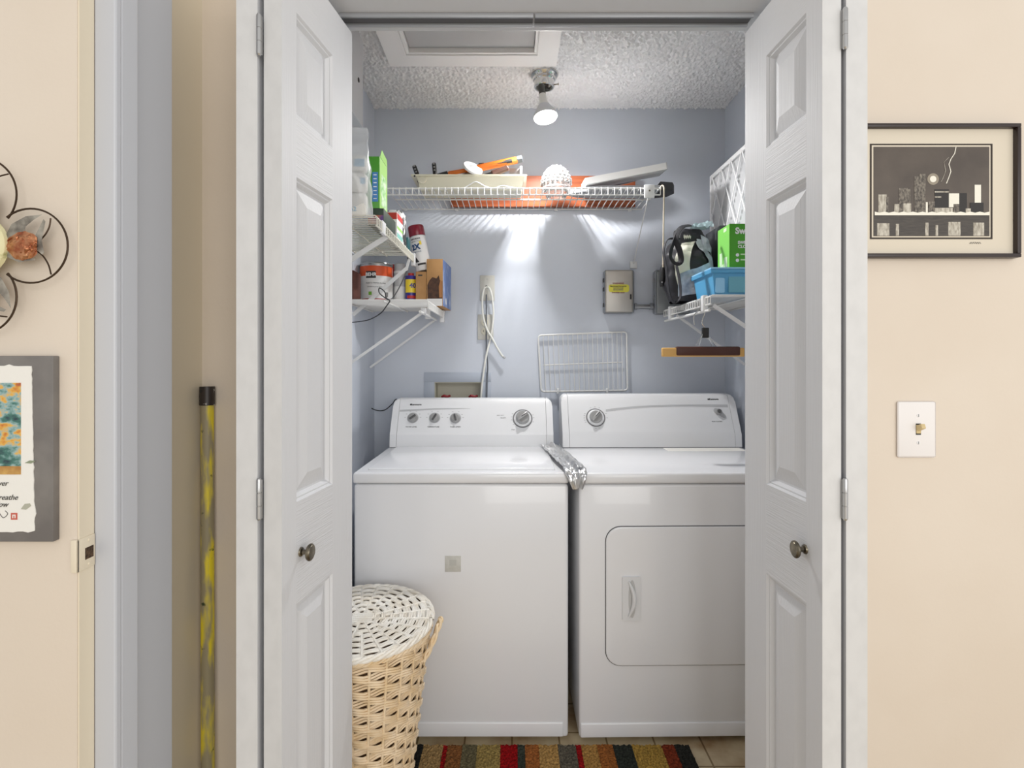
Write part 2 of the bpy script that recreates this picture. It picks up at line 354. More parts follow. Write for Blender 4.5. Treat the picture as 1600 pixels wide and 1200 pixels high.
def dial(t, c, up, n, r_s, r_g, hgt, ang, grip_mat, skirt=True):
    c = Vector(c); rt = up.cross(n)
    k = part('knob', MB().lathe([(r_s,0),(r_s,.003),(r_s*.92,.005),(r_g*1.05,.0055)], c, n, 32), enamel2 if skirt else knob_grey, t)
    part('dial_ring', MB().lathe([(r_s*1.02,0),(r_s*1.16,0),(r_s*1.16,.0008),(r_s*1.02,.0008)], c, n, 36, cap=False), print_mid if skirt else print_grey, k)
    part('knob_body', MB().lathe([(r_g*1.02,.005),(r_g,hgt*.75),(r_g*.9,hgt*.85),(0,hgt*.85)], c, n, 32), knob_grey, k)
    d = up*math.cos(ang)+rt*math.sin(ang); e = d.cross(n)
    M = Matrix((e.to_4d(), d.to_4d(), n.to_4d(), (0,0,0,1))).transposed(); 
    for i in range(3): M[3][i] = 0
    M = Matrix(((e.x,d.x,n.x,c.x),(e.y,d.y,n.y,c.y),(e.z,d.z,n.z,c.z),(0,0,0,1)))
    part('knob_grip', MB().box(-r_g*.24, r_g*.24, -r_g*.93, r_g*.93, hgt*.5, hgt*1.25, r_g*.12, 2, M=M), grip_mat, k)
    part('pointer_line', MB().box(-r_g*.05, r_g*.05, -r_g*.2, r_g*.85, hgt*1.25, hgt*1.27, M=M), print_dark, k)
def ticks(t, c, up, n, r, angs, L=.006):
    mb = MB(); rt = up.cross(n)
    for a in angs:
        d = up*math.cos(a)+rt*math.sin(a); e = d.cross(n); o = Vector(c)+d*r+n*.0005
        # print dashes are horizontal like the lettering they stand for
        mb.add([o-rt*L*.5-up*.0006, o+rt*L*.5-up*.0006, o+rt*L*.5+up*.0006, o-rt*L*.5+up*.0006], [(0,1,2,3)])
    part('dial_print', mb, print_mid, t, 0, kind='stuff')
def swoosh(t, pts, p0, n, up):
    mb = MB(); vs = []
    for (px, py, h) in pts:
        c = ray_plane(px, py, p0+n*.0006, n); vs += [c-up*h*.65, c+up*h*.65]
    mb.add(vs, [(2*i, 2*i+2, 2*i+3, 2*i+1) for i in range(len(pts)-1)]); part('grey_stripe', mb, print_grey, t, 0)
WX0, WX1, YF = -.506, .180, 1.773
wm, p0, up, nn = machine('washing_machine', WX0, WX1, YF, 'white top-loading washing machine with four-knob console behind the wicker hamper', -.499, .169, .866, 1.062)
R = Vector((1,0,0))
part('lid', MB().box(-.468, .140, YF+.030, YF+.472, .864, .8735, .004, 3), enamel, wm)
for (px, py, ang) in ((645,653,.9), (679,653,.5), (711.5,653.5,-.25)):
    c = ray_plane(px, py, p0, nn); dial(wm, c, up, nn, .0205, .0165, .012, ang, knob_dark, False); ticks(wm, c, up, nn, .032, [-1.5,-1.0,-.4,.4,1.0,1.5])
c = ray_plane(816.5, 654, p0, nn); dial(wm, c, up, nn, .0355, .0275, .026, .95, knob_grey); ticks(wm, c, up, nn, .046, [-2.2,-1.7,-1.4,-1.1,1.2,1.5,1.9])
def pt(px, py): return ray_plane(px, py, p0, nn)
text('Kenmore', .011, pt(650,632.2), R, up, print_dark, wm, .0003, 1.1)
part('logo_mark', MB().box(-.004,.004,-.003,.003,0,.0006, M=Matrix.Translation(pt(642.3,632.3)+nn*.0003) @ Matrix(((1,up.x,nn.x,0),(0,up.y,nn.y,0),(0,up.z,nn.z,0),(0,0,0,1)))), print_dark, wm)
for (px, s_) in ((642.5,'WATER LEVEL'), (677,'TEMPERATURE'), (711.5,'WASH SPEED')): text(s_, .0075, pt(px,667), R, up, print_mid, wm, .0001, 1.0)
text('HEAVY DUTY', .005, pt(782,649), R, up, print_mid, wm); text('DELICATE', .005, pt(786,653), R, up, print_mid, wm); text('START', .005, pt(802,671.5), R, up, print_mid, wm)
swoosh(wm, [(624.5,642,.0065),(640,641,.006),(660,640,.0055),(680,639,.005),(700,638.6,.0035),(720,638.5,.002),(735,638.6,.0006)], p0, nn, up)
zt, zb = Z(869,1.77), Z(894,1.77)
st = part('sticker', MB().box(X(695,1.77), X(720,1.77), YF-.0012, YF+.001, zb, zt, .0003), mat('aged_label', C(205,204,198), .6, col2=C(196,195,188), nscale=60), wm, label='small faded square label')
part('label_print', MB().box(X(702,1.77), X(713,1.77), YF-.0016, YF-.0011, zb+.02, zt-.012), mat('faded_print', C(190,190,184), .6), st)
# dryer, turned very slightly
DX0, DX1 = .214, .948
XF.append(Matrix.Translation((.214,1.768,0)) @ Matrix.Rotation(math.radians(.9), 4, 'Z') @ Matrix.Translation((-.214,-1.768,0)))
dm, p0, up, nn = machine('clothes_dryer', DX0, DX1, 1.768, 'white front-loading dryer with rounded door beside the washing machine', .214, .948, .872, 1.080)
INV = XF[-1].inverted()
def pt(px, py): return ray_plane(px, py-.4, p0, nn)
c = pt(934,653); dial(dm, c, up, nn, .0345, .026, .02, .75, knob_grey); ticks(dm, c, up, nn, .047, [-2.0,-1.8,-1.6,-1.4,-1.2,-.4,0,.4,1.2,1.6,2.9,3.2])
c = pt(1127,645); part('start_button', MB().lathe([(.0135,0),(.013,.010),(.011,.0135),(0,.0135)], c, nn, 24), knob_grey, dm)
part('button_cap', MB().lathe([(.008,.0135),(.0075,.016),(0,.016)], c, nn, 20), knob_dark, dm)
rt = Vector((1,0,0)); dd = (rt*.75-up*.66).normalized(); ee = dd.cross(nn); poly = []
for i in range(28):
    a = 2*math.pi*i/28; poly.append(((.012+(.016 if math.cos(a) < 0 else .020))*math.cos(a)+.006, .0125*math.sin(a)*(1.15 if math.cos(a) < 0 else .85)))
part('start_surround', MB().prism(poly, c+nn*.0002, dd, ee, nn*.002), print_grey, dm)
text('Kenmore', .010, pt(1120,624.5), R, up, print_dark, dm, .0003, 1.0)
part('logo_mark', MB().box(-.004,.004,-.003,.003,0,.0006, M=Matrix.Translation(pt(1111.5,624.6)+nn*.0003) @ Matrix(((1,up.x,nn.x,0),(0,up.y,nn.y,0),(0,up.z,nn.z,0),(0,0,0,1)))), print_dark, dm)
text('PUSH TO START', .006, pt(1125,659.5), R, up, print_mid, dm)
swoosh(dm, [(950,641.5,.008),(970,639,.0075),(990,637,.007),(1020,635,.0065),(1050,634,.006),(1085,633.8,.0065),(1115,634,.0075),(1142,634.6,.009)], p0, nn, up)
YD = 1.768
def rrect(x0, x1, z0, z1, r, n=8):
    pts = []
    for (cx, cz, a0) in ((x1-r,z1-r,0),(x0+r,z1-r,90),(x0+r,z0+r,180),(x1-r,z0+r,270)):
        for i in range(n+1):
            a = math.radians(a0+90*i/n); pts.append((cx+r*math.cos(a), cz+r*math.sin(a)))
    return pts
dx0, dx1, dz0, dz1 = X(945.5,YD), .862, Z(1041,YD), Z(822,YD)
part('door_gap_shade', MB().prism(rrect(dx0, dx1, dz0, dz1, .050), (0,YD-.0012,0), (1,0,0), (0,0,1), (0,.004,0)), rubber_and_gap, dm)  # dark plate painting the shade of the gap round the door
dmb = MB(); a = rrect(dx0+.0022, dx1-.0022, dz0+.0022, dz1-.0022, .048); n = len(a)
rings = [(0,0),(0,-.0035),(.0015,-.0052),(.005,-.0058)]
vs = []
for (ins, dep) in rings:
    vs += [(x, YD+dep, z) for (x, z) in rrect(dx0+.0022+ins, dx1-.0022-ins, dz0+.0022+ins, dz1-.0022-ins, .048-ins)]
dmb.add(vs, [(i*n+k, i*n+(k+1) % n, (i+1)*n+(k+1) % n, (i+1)*n+k) for i in range(len(rings)-1) for k in range(n)]+[tuple((len(rings)-1)*n+k for k in range(n))])
dr = part('door', dmb, enamel, dm, 40)
hx0, hx1, hz0, hz1 = X(971.5,YD), X(1000,YD), Z(968,YD), Z(900,YD)
hd = part('handle', MB().prism(rrect(hx0, hx1, hz0, hz1, .005), (0,YD-.0115,0), (1,0,0), (0,0,1), (0,.007,0)), enamel2, dr)
part('handle_recess', MB().prism([((hx0+hx1)/2+.002+.012*math.sin(a), (hz0+hz1)/2+.060*math.cos(a)) for a in [2*math.pi*i/28 for i in range(28)]], (0,YD-.0122,0), (1,0,0), (0,0,1), (0,.002,0)), mat('handle_recess_shade', C(196,196,195), .45), hd)  # flat oval, greyed to put the recess shading into its colour
part('handle_grip', MB().tube(bez([((hx0+hx1)/2-.009+.016*math.sin(math.pi*i/8), YD-.0145-.006*math.sin(math.pi*i/8), (hz0+hz1)/2-.056+.112*i/8) for i in range(9)], 3), [.003+.004*math.sin(math.pi*i/24) for i in range(25)], 10), enamel2, hd)
part('top_reflection', MB().box(.62, .93, 2.17, 2.245, .8658, .8664), paper_and_glare, dm)  # bright reflection on the dryer top, put in as a white sheet
XF.pop()
# crumpled foil tape bridging the two machines
A0 = [P(866,699,2.24), P(882,722,2.0), P(893,747,1.80), P(903,762,1.755)]
sp = bez([Vector((.150,2.24,.878)), Vector((.168,2.08,.879)), Vector((.184,1.92,.879)), Vector((.199,1.80,.876)), Vector((.204,1.752,.856)), Vector((.207,1.747,.815))], 14)
mb = MB()
def foil(u, v):
    i = u*(len(sp)-1); k = int(min(i, len(sp)-2)); c = sp[k].lerp(sp[k+1], i-k)
    wd = .036*(1-.55*max(0, u-.75)/.25); x = c.x+(v-.5)*2*wd
    pq = Vector((x*40, c.y*40, v*3)); h = abs(noise.noise(pq))*.008+abs(noise.noise(pq*2.3))*.005
    fold = .010*math.exp(-((v-.62)/.08)**2)
    return Vector((x+.003*noise.noise(pq*1.7), c.y-(h*1.2 if u > .8 else 0), c.z+.001+h+fold))
mb.grid(foil, 60, 26)
fo = solo('foil_tape', mb, mat('crumpled_foil', C(214,214,214), .34, 1), (.19,1.9,.87), 'crumpled silver foil strip between washer and dryer tops', 'foil', smooth=18)
fo.modifiers.new('thickness', 'SOLIDIFY').thickness = .0006
# grey hose in the gap
solo('drain_hose', MB().tube(bez([(.1955,2.38,.02),(.1955,2.25,.06),(.1955,2.14,.22),(.1955,2.12,.42),(.1955,2.2,.62),(.1955,2.4,.8)], 8), .008, 10), mat('grey_hose', C(140,142,144), .6), (.197,2.3,0), 'grey hose in the narrow gap between washer and dryer', 'hose')
# ------------------------------------------------------------------ wicker hamper
wick = mat('tan_wicker', C(238,218,188), .6, col2=C(224,198,158), nscale=24)
wickw = mat('white_washed_wicker', C(244,241,234), .6, col2=C(234,227,214), nscale=24)
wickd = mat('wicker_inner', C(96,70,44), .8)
BX, BY = -.415, 1.533; HT = .492
hp = thing('wicker_hamper', (BX, BY, 0), 'round woven wicker laundry hamper with whitewashed lid', 'hamper')
def rad(z): return .125+(.184-.125)*(z/HT)
NS = 26
stakes = [MB().tube([(BX+(rad(z))*math.cos(a), BY+(rad(z))*math.sin(a), z) for z in (.0,.16,.32,HT)], .004, 6) for a in [2*math.pi*k/NS for k in range(NS)]]
for s_ in stakes: part('stake', s_, wick, hp)
part('lining', MB().lathe([(rad(0)-.010,.004),(rad(HT)-.010,HT-.01)], (BX,BY,0), n=48), wickd, hp)
pitch = .0072; rows = int((HT-.012)/pitch); band = None
for i in range(rows):
    if i % 3 == 0: band = MB()
    z0 = .004+i*pitch; n = NS*6
    ph = (i//3)*math.pi + (i % 3)*.28
    pts = []
    for k in range(n):
        a = 2*math.pi*k/n; s_ = math.sin(a*NS/2+ph); s_ = math.copysign(abs(s_)**.7, s_)
        r_ = rad(z0)+.0055*s_; pts.append((BX+r_*math.cos(a), BY+r_*math.sin(a), z0+.0042*math.sin(a*NS/2+ph+1.0)))
    band.tube(pts, .0035, 5, closed=True)
    if i % 3 == 2 or i == rows-1: part('weave_band', band, wick, hp)
mb = MB()
for k in range(4):
    mb.tube([(BX+(.187+.005*math.cos(a*18+k*math.pi/2))*math.cos(a), BY+(.187+.005*math.cos(a*18+k*math.pi/2))*math.sin(a), HT-.006+.006*math.sin(a*18+k*math.pi/2)) for a in [2*math.pi*j/160 for j in range(160)]], .0042, 6, closed=True)
part('rim', mb, wick, hp)
# lid, tipped slightly forward
LM = Matrix.Translation((BX, BY, HT+.012)) @ Matrix.Rotation(math.radians(3.6), 4, 'X')
lid = part('lid', MB().lathe([(.186,-.004),(.186,0),(0,.001)], (0,0,0), n=48), wickd, hp)
XF.append(LM)
lid.data = MB().lathe([(.186,-.004),(.186,0),(0,.001)], (0,0,0), n=48).mesh('lid', wickd, ORG[hp])
NR = 24; r0 = .030; kk = 0
while r0 < .182:
    mb = MB(); nsp = NR if r0 > .07 else NR//2
    for q_ in range(2):
        rr = r0+q_*.0062
        if rr > .187: continue
        pts = []
        for j in range(nsp*6):
            a = 2*math.pi*j/(nsp*6); s_ = math.sin(a*nsp/2+kk*math.pi); s_ = math.copysign(abs(s_)**.7, s_)
            pts.append((rr*math.cos(a), rr*math.sin(a), .006+.0042*s_))
        mb.tube(pts, .0036, 5, closed=True)
    part('lid_ring', mb, wickw, lid); r0 += .0124; kk += 1
for j in range(NR):
    a = 2*math.pi*j/NR; d_ = Vector((math.cos(a), math.sin(a), 0))
    part('lid_spoke', MB().tube([d_*(.012 if j % 2 == 0 else .065)+Vector((0,0,.0072)), d_*.186+Vector((0,0,.0072))], .0042, 5), wickw, lid)
mb = MB()
for j in range(5): mb.box(-.030, .030, -.026+j*.0105, -.0165+j*.0105, .007, .0115, .0015, 1)
part('lid_centre', mb, wickw, lid)
mb = MB()
for k in range(3):
    mb.tube([((.192+.004*math.cos(a*14+k*2.09))*math.cos(a), (.192+.004*math.cos(a*14+k*2.09))*math.sin(a), .004+.005*math.sin(a*14+k*2.09)) for a in [2*math.pi*j/160 for j in range(160)]], .0046, 6, closed=True)
part('lid_rim', mb, wickw, lid)
XF.pop()
for sg in (1, -1):
    mb = MB(); base = bez([(BX+sg*.176,BY-.045,HT-.075),(BX+sg*.198,BY-.040,HT-.035),(BX+sg*.216,BY-.028,HT+.012),(BX+sg*.219,BY-.006,HT+.020),(BX+sg*.212,BY+.012,HT+.0),(BX+sg*.186,BY+.022,HT-.07)], 10)
    for k in range(2):
        mb.tube([p+Vector((.0042*math.cos(i*.45+k*math.pi), 0, .0042*math.sin(i*.45+k*math.pi))) for i, p in enumerate(base)], .0042, 6)
    part('handle', mb, wick, hp)
# ------------------------------------------------------------------ striped rug
cols = [(20,55,(38,38,36)),(55,150,(168,138,92)),(150,170,(150,24,26)),(170,240,(140,92,54)),(240,310,(112,104,78)),(310,420,(162,140,84)),(420,500,(158,20,24)),(500,535,(64,68,60)),(535,600,(166,102,54)),(600,690,(184,146,88)),(690,775,(104,98,86)),(775,800,(158,24,28)),(800,875,(178,136,76)),(875,950,(158,98,50)),(950,1040,(52,56,50)),(1040,1180,(176,142,70)),(1180,1240,(132,58,36)),(1240,1312,(50,50,46))]
rg = thing('striped_rug', (.13,1.5,0), 'multicoloured striped pile rug in front of the washing machine', 'rug')
part('backing', MB().box(-.29,.56,1.45,1.752,.0005,.004), mat('rug_backing', C(60,50,42), .9), rg)
for (a, b_, c_) in cols:
    xa = X(640+a/2.963, 1.706); xb = X(640+b_/2.963, 1.706)
    m = mat('rug_pile', C(*c_), .95, col2=C(*[max(0, int(v*.62)) for v in c_]), nscale=160, contrast=(.35,.7), spec=.1)
    nu = max(3, int((xb-xa)/.004)); nv = 125
    mb = MB().grid(lambda u, v: Vector((xa+(xb-xa)*u+.0012*noise.noise(Vector((u*30,v*90,a))), 1.25+.502*v+.002*random.random(), (.004 if (v in (0,1)) else .009+.006*random.random()))), nu, nv)
    part('stripe', mb, m, rg, 0)
# ------------------------------------------------------------------ ceiling lamp and attic hatch
LX, LY = .129, 2.225
lp = thing('ceiling_lamp', (LX, LY, ZC), 'chrome bare-bulb ceiling lamp with lit reflector bulb', 'ceiling lamp')
part('canopy', MB().lathe([(.058,0),(.058,.004),(.054,.012),(.047,.018),(.045,.026),(.041,.030),(.041,.052),(.039,.055),(.034,.055),(.033,.04),(.018,.038),(.018,.03)], (LX,LY,ZC-.003), (0,0,-1), 40), chrome, lp)
part('thumb_screw', MB().tube([(LX+.040,LY,ZC-.045),(LX+.056,LY,ZC-.043)], .0022, 8).lathe([(.0045,0),(.0045,.003)], (LX+.055,LY,ZC-.043), (1,0,.1), 10), pewter, lp)
ax = Vector((.12,-.17,-1)).normalized(); b0 = Vector((LX-.012,LY+.012,ZC-.040))
part('socket', MB().lathe([(.012,0),(.0135,.004),(.0135,.036),(.0145,.040),(.0145,.044)], b0, ax, 20), knob_dark, lp)
bulb = part('bulb', MB().lathe([(.014,.044),(.0155,.060),(.016,.075),(.022,.092),(.036,.115),(.045,.130),(.0475,.140),(.0472,.144)], b0, ax, 32), mat('bulb_housing', C(232,232,228), .5), lp)
part('frosted_glass', MB().lathe([(.0225,.092),(.0365,.115),(.0455,.130),(.0480,.140),(.0477,.1444)], b0, ax, 32, cap=False), mat('frosted_glass', C(214,216,220), .6), bulb)
lens = part('lens', MB().lathe([(.0468,.1445),(.044,.149),(.03,.153),(0,.155)], b0, ax, 32), mat('lit_lens', (1,.97,.93,1), .5, emit=14), bulb)
pl = bpy.data.lights.new('bulb_light', 'SPOT'); pl.energy = BULB_POWER; pl.shadow_soft_size = .035; pl.color = (1,.985,.97); pl.spot_size = math.radians(170); pl.spot_blend = .6
po = bpy.data.objects.new('bulb_light', pl); COL.objects.link(po); po.location = b0+ax*.162-ORG[lp]; po.parent = lp; po.rotation_euler = ax.to_track_quat('-Z','Y').to_euler()
hatchw = mat('fresh_white_paint', C(243,243,244), .5)
ht = thing('attic_hatch', (-.146, 1.80, ZC), 'white framed attic hatch in the popcorn ceiling', 'attic hatch')
ha0, ha1, hb0, hb1, tw = -.462, .168, 1.50, 2.108, .075; zf = ZC-.034
for poly in ([(ha0,hb1),(ha1,hb1),(ha1-tw,hb1-tw),(ha0+tw,hb1-tw)], [(ha0,hb0),(ha0,hb1),(ha0+tw,hb1-tw),(ha0+tw,hb0+tw)], [(ha1,hb1),(ha1,hb0),(ha1-tw,hb0+tw),(ha1-tw,hb1-tw)], [(ha1,hb0),(ha0,hb0),(ha0+tw,hb0+tw),(ha1-tw,hb0+tw)]):
    part('frame_board', MB().prism(poly, (0,0,zf), (1,0,0), (0,1,0), (0,0,.031)), hatchw, ht)
for (a, b_, c_, d_) in ((ha0+tw, ha1-tw, hb1-tw-.012, hb1-tw), (ha0+tw, ha0+tw+.012, hb0+tw, hb1-tw-.012), (ha1-tw-.012, ha1-tw, hb0+tw, hb1-tw-.012)):
    part('inner_stop', MB().box(a+.0005, b_-.0005, c_, d_-.0005, zf+.004, ZC-.003, .001), hatchw, ht)
part('hatch_panel', MB().box(ha0+tw+.013, ha1-tw-.013, hb0+tw, hb1-tw-.013, ZC-.012, ZC-.0065), mat('hatch_board', C(186,187,190), .6), ht)
# ------------------------------------------------------------------ wire shelves
def wire_shelf(name, label, o, A, O, L, D, wm, pitch=.0254, lip=.030, group=None, rw=.0021):
    o = Vector(o); A = Vector(A); O = Vector(O); U = Vector((0,0,1))
    t = thing(name, o, label, 'shelf', group)
    for (dd, dz) in ((.004,-.004), (D*.5,-.004), (D,-.0045), (D+.0005,-lip)):
        part('rail', MB().tube([o+O*dd+U*dz, o+A*L+O*dd+U*dz], .0029, 8), wm, t)
    cm = MB().tube([Vector((0,0,0)), O*(D-.004), O*(D+.002)-U*.004, O*(D+.0035)-U*(lip+.001)], rw, 6).mesh('cross_wire', wm)
    n = int(L/pitch)
    for k in range(n+1): place('cross_wire', cm, t, o+A*(k*L/n))
    return t
def strut(t, a, b, wd=.006, nm='bracket'):
    a = Vector(a); b = Vector(b); br_ = part(nm, MB().tube([a, b], wd, 4, flat=((0,0,1), .45)), bracket_m, t)
    return br_
def clip(t, p, sx=.010, sy=.010, sz=.016): 
    p = Vector(p); part('clip', MB().box(p.x-sx, p.x+sx, p.y-sy, p.y+sy, p.z-sz, p.z+sz, .002), bracket_m, t)
ZU = 1.911; ZL2 = 1.65; ZL1 = 1.44; ZR = 1.445
su = wire_shelf('wire_shelf', 'white wire shelf high on the back wall carrying tools and glass globe', (-.50,YB-.006,ZU), (1,0,0), (0,-1,0), 1.09, .315, wirew)
strut(su, (.545,2.205,ZU-.020), (.552,2.522,Z(412,2.52)), .005); clip(su, (.545,2.204,ZU-.018), .020, .006, .026); clip(su, (.552,2.523,Z(414,2.52)), .016, .006, .016)
part('screw', MB().lathe([(.004,0),(.003,.002)], (.545,2.198,ZU-.016), (0,-1,0), 10), pewter, su)
for xx in (.20, .535, -.25, -.485): clip(su, (xx,YB-.009,ZU-.006), .008, .008, .006)
sl = wire_shelf('wire_shelf', 'cream wire shelf on the left wall, upper one with green wipes box', (XL+.006,1.63,ZL2), (0,1,0), (1,0,0), .63, .222, wirec)
strut(sl, (-.402,2.17,ZL2-.032), (-.4125,2.17,1.58), .007); strut(sl, (-.4105,2.17,1.583), (XL+.005,2.17,1.400), .010); strut(sl, (-.402,1.78,ZL2-.030), (XL+.006,1.78,1.48), .011)
clip(sl, (-.400,1.72,ZL2-.017), .005, .022, .020); clip(sl, (-.400,2.25,ZL2-.020), .007, .016, .026)
s1 = wire_shelf('wire_shelf', 'white wire shelf on the left wall, lower one with paint can', (XL+.006,1.99,ZL1), (0,1,0), (1,0,0), .47, .318, wirew)
strut(s1, (-.335,2.10,ZL1-.034), (XL+.006,2.10,1.205), .007); strut(s1, (-.335,2.43,ZL1-.040), (XL+.006,2.43,1.19), .006)
clip(s1, (-.305,2.43,ZL1-.026), .010, .012, .026); clip(s1, (-.345,2.28,ZL1-.026), .010, .012, .022); clip(s1, (-.335,2.10,ZL1-.03), .009, .010, .012)
part('hang_rail', MB().tube([(-.335,2.02,ZL1-.040),(-.335,2.45,ZL1-.040)], .005, 8), wirew, s1)
sr = wire_shelf('wire_shelf', 'white wire shelf on the right wall holding tote bag and blue bin', (XR-.006,1.88,ZR), (0,1,0), (-1,0,0), .575, .290, wirew)
strut(sr, (.682,2.30,ZR-.036), (XR-.006,2.30,1.205), .007); strut(sr, (.70,1.93,ZR-.030), (XR-.006,1.93,1.24), .009)
for yy in (2.36, 1.95): clip(sr, (.676,yy,ZR-.022), .009, .013, .028)
part('hang_rail', MB().tube([(.676,1.90,ZR-.050),(.676,2.45,ZR-.050)], .005, 8), wirew, sr)
# ------------------------------------------------------------------ things on the high shelf
zd = ZU+.0025
tx0, tx1, ty0, ty1, tz1 = -.385, .050, 2.245, 2.38, 1.972
tr = thing('plastic_tray', ((tx0+tx1)/2, 2.31, zd), 'cream plastic tray full of hand tools on the high wire shelf', 'tray')
mb = MB(); ring = []
def trect(e, z, e2=0): return [(tx0-e-e2,ty0-e,z),(tx1+e,ty0-e,z),(tx1+e,ty1+e,z),(tx0-e-e2,ty1+e,z)]
lv = [trect(-.012,zd), trect(0,tz1-.008), trect(.010,tz1-.006,.012), trect(.010,tz1,.012), trect(-.004,tz1), trect(-.016,zd+.003)]
mb.add([p for l in lv for p in l], [(4*i+k, 4*i+(k+1) % 4, 4*i+4+(k+1) % 4, 4*i+4+k) for i in range(5) for k in range(4)]+[(0,1,2,3), (20,21,22,23)])
part('tray_body', mb, cream, tr, 20)
part('rim_tab', MB().lathe([(.015,0),(.017,.002),(.015,.005),(.006,.005)], (-.362,ty0-.002,tz1-.022), (0,-1,.25), 24), cream, tr)
part('hole', MB().lathe([(.004,0),(.004,.0006)], (-.392,ty0-.0115,tz1-.008), (0,-1,0), 12), black, tr)
mb = MB(); mb.tube(bez([P(722,296,2.235),P(735,288,2.235),P(744,284,2.232),P(758,291,2.235),P(772,294,2.233),P(785,290,2.232),P(800,293,2.235),P(820,295,2.235)], 6), .0026, 6)
part('bent_lip', mb, white, tr)
def stick(t, a, b, r, m, nm, n=10, flat=None):
    a = Vector(a); b = Vector(b); d = b-a
    return part(nm, MB().tube([a, a+d*.06, a+d*.94, b], [r*.75, r, r, r*.75], n, flat=flat), m, t)
TY = 2.30
for i, (a, b_, lab) in enumerate(((P(647,259,TY), P(658,290,TY), 'black flat bar tool at the far left of the cream tray'), (P(678,255,TY), P(682,290,TY), 'black bar tool with round eye standing beside the hammer head'))):
    t = thing('bar_tool', b_, lab, 'hand tool', 'bar tools in the tray')
    stick(t, a, b_, .0095, black, 'shaft', 8)
    for f in (.06, .2, .34):
        p = a.lerp(b_, f); part('rivet', MB().lathe([(.004,0),(.003,.002)], p+Vector((0,-.009,0)), (0,-1,0), 10), steel, t)
t = thing('hammer', P(745,268,TY), 'orange and black handled hammer lying across the cream tray', 'hammer')
a0, a1, a2, a3, a4 = P(683,276,TY-.02), P(700,271,TY-.02), P(742,264,TY-.01), P(766,258,TY), P(812,249,TY)
stick(t, a0, a1, .011, black, 'head', 8); stick(t, a1, a2, .0085, orange, 'shaft'); 
hd_ = stick(t, a2, a4, .0145, orange, 'handle', 10); stick(t, P(748,261,TY), P(757,260,TY), .0150, black, 'collar')
part('grip_inlay', MB().tube([P(764,259.0,TY-.0105), P(800,251.0,TY-.0105)], [.0088,.0088], 6), mat('dark_grip_rubber', C(52,54,58), .7, bump=.6, bscale=180), hd_)
stick(t, P(807,250,TY), P(816,248,TY), .0165, mat('slate_cap', C(78,84,92), .5), 'end_cap', 6)
t = thing('tape_roll', P(738,266,2.28), 'white ring-shaped tape roll tilted on the tray tools', 'tape')
part('ring', MB().lathe([(.009,0),(.040,-.001),(.042,.002),(.042,.008),(.040,.010),(.011,.010),(.009,.008),(.009,0)], P(738,264.5,2.262), (.42,-.62,.66), 36, cap=False), white, t)
part('core', MB().lathe([(.0105,.0102),(.0165,.0106),(.0165,.0108),(.0105,.0108)], P(738,264.5,2.262), (.42,-.62,.66), 24), mat('grey_core', C(165,165,165), .6), t)
t = thing('screwdriver', P(775,270,2.27), 'dark brown handled screwdriver behind the white tape roll', 'screwdriver')
stick(t, P(768,272,2.262), P(794,262,2.272), .0125, darkwood, 'handle'); stick(t, P(757,275,2.262), P(768,272,2.262), .0085, black, 'ferrule'); stick(t, P(735,279,2.262), P(757,275,2.262), .003, steel, 'blade')
solo('work_glove', MB().grid(lambda u, v: P(722+34*u, 278-9*math.sin(v*math.pi)*(.6+.5*math.sin(u*math.pi))+2*noise.noise(Vector((u*6,v*6,1))), 2.27+.05*v), 14, 10), mat('tan_leather', C(172,150,124), .8), P(738,276,2.29), 'crumpled tan leather work glove under the tape roll', 'glove')
solo('steel_bracket', MB().box(X(796,2.33), X(816,2.33), 2.33, 2.3315, Z(275,2.33), Z(263,2.33)).box(X(812,2.33), X(816,2.33), 2.30, 2.33, Z(275,2.33), Z(263,2.33)), mat('galvanised', C(190,192,196), .35, .8), P(806,275,2.33), 'small galvanised angle bracket behind the hammer handle', 'bracket')
solo('wood_board', MB().box(-.275, .555, YB-.034, YB-.016, zd, Z(275,YB-.03), .001), wood, (.14,YB-.025,zd), 'orange-brown wooden board standing against the wall on the high shelf', 'board')
# hobnail glass globe
GX, GY = X(869,2.35), 2.345
gl = thing('glass_globe', (GX,GY,zd), 'clear hobnail glass lamp globe beside the cream tray', 'lamp globe')
glass = mat('milky_glass', C(214,215,214), .12, trans=.7, spec=.6)
gp = [(.045,0),(.046,.014),(.050,.018),(.062,.022),(.064,.030),(.061,.036),(.063,.046),(.061,.066),(.054,.090),(.042,.110),(.026,.122),(.012,.127),(0,.128)]
part('shell', MB().lathe(gp, (GX,GY,zd), n=36, cap=False), glass, gl)
for (r_, h, n_) in ((.061,.052,20),(.0605,.066,20),(.056,.081,18),(.049,.096,16),(.038,.110,13),(.023,.1215,8),(.006,.127,3)):
    mb = MB()
    for k in range(n_):
        a = 2*math.pi*(k+.5*(n_ % 2))/n_; c_ = Vector((GX+r_*math.cos(a), GY+r_*math.sin(a), zd+h)); nrm = Vector((math.cos(a)*r_, math.sin(a)*r_, (h-.055)*.9)).normalized()
        mb.lathe([(.0075,-.001),(.0068,.003),(.004,.0058),(0,.0068)], c_, nrm, 8)
    part('hobnail_row', mb, glass, gl, kind='stuff')
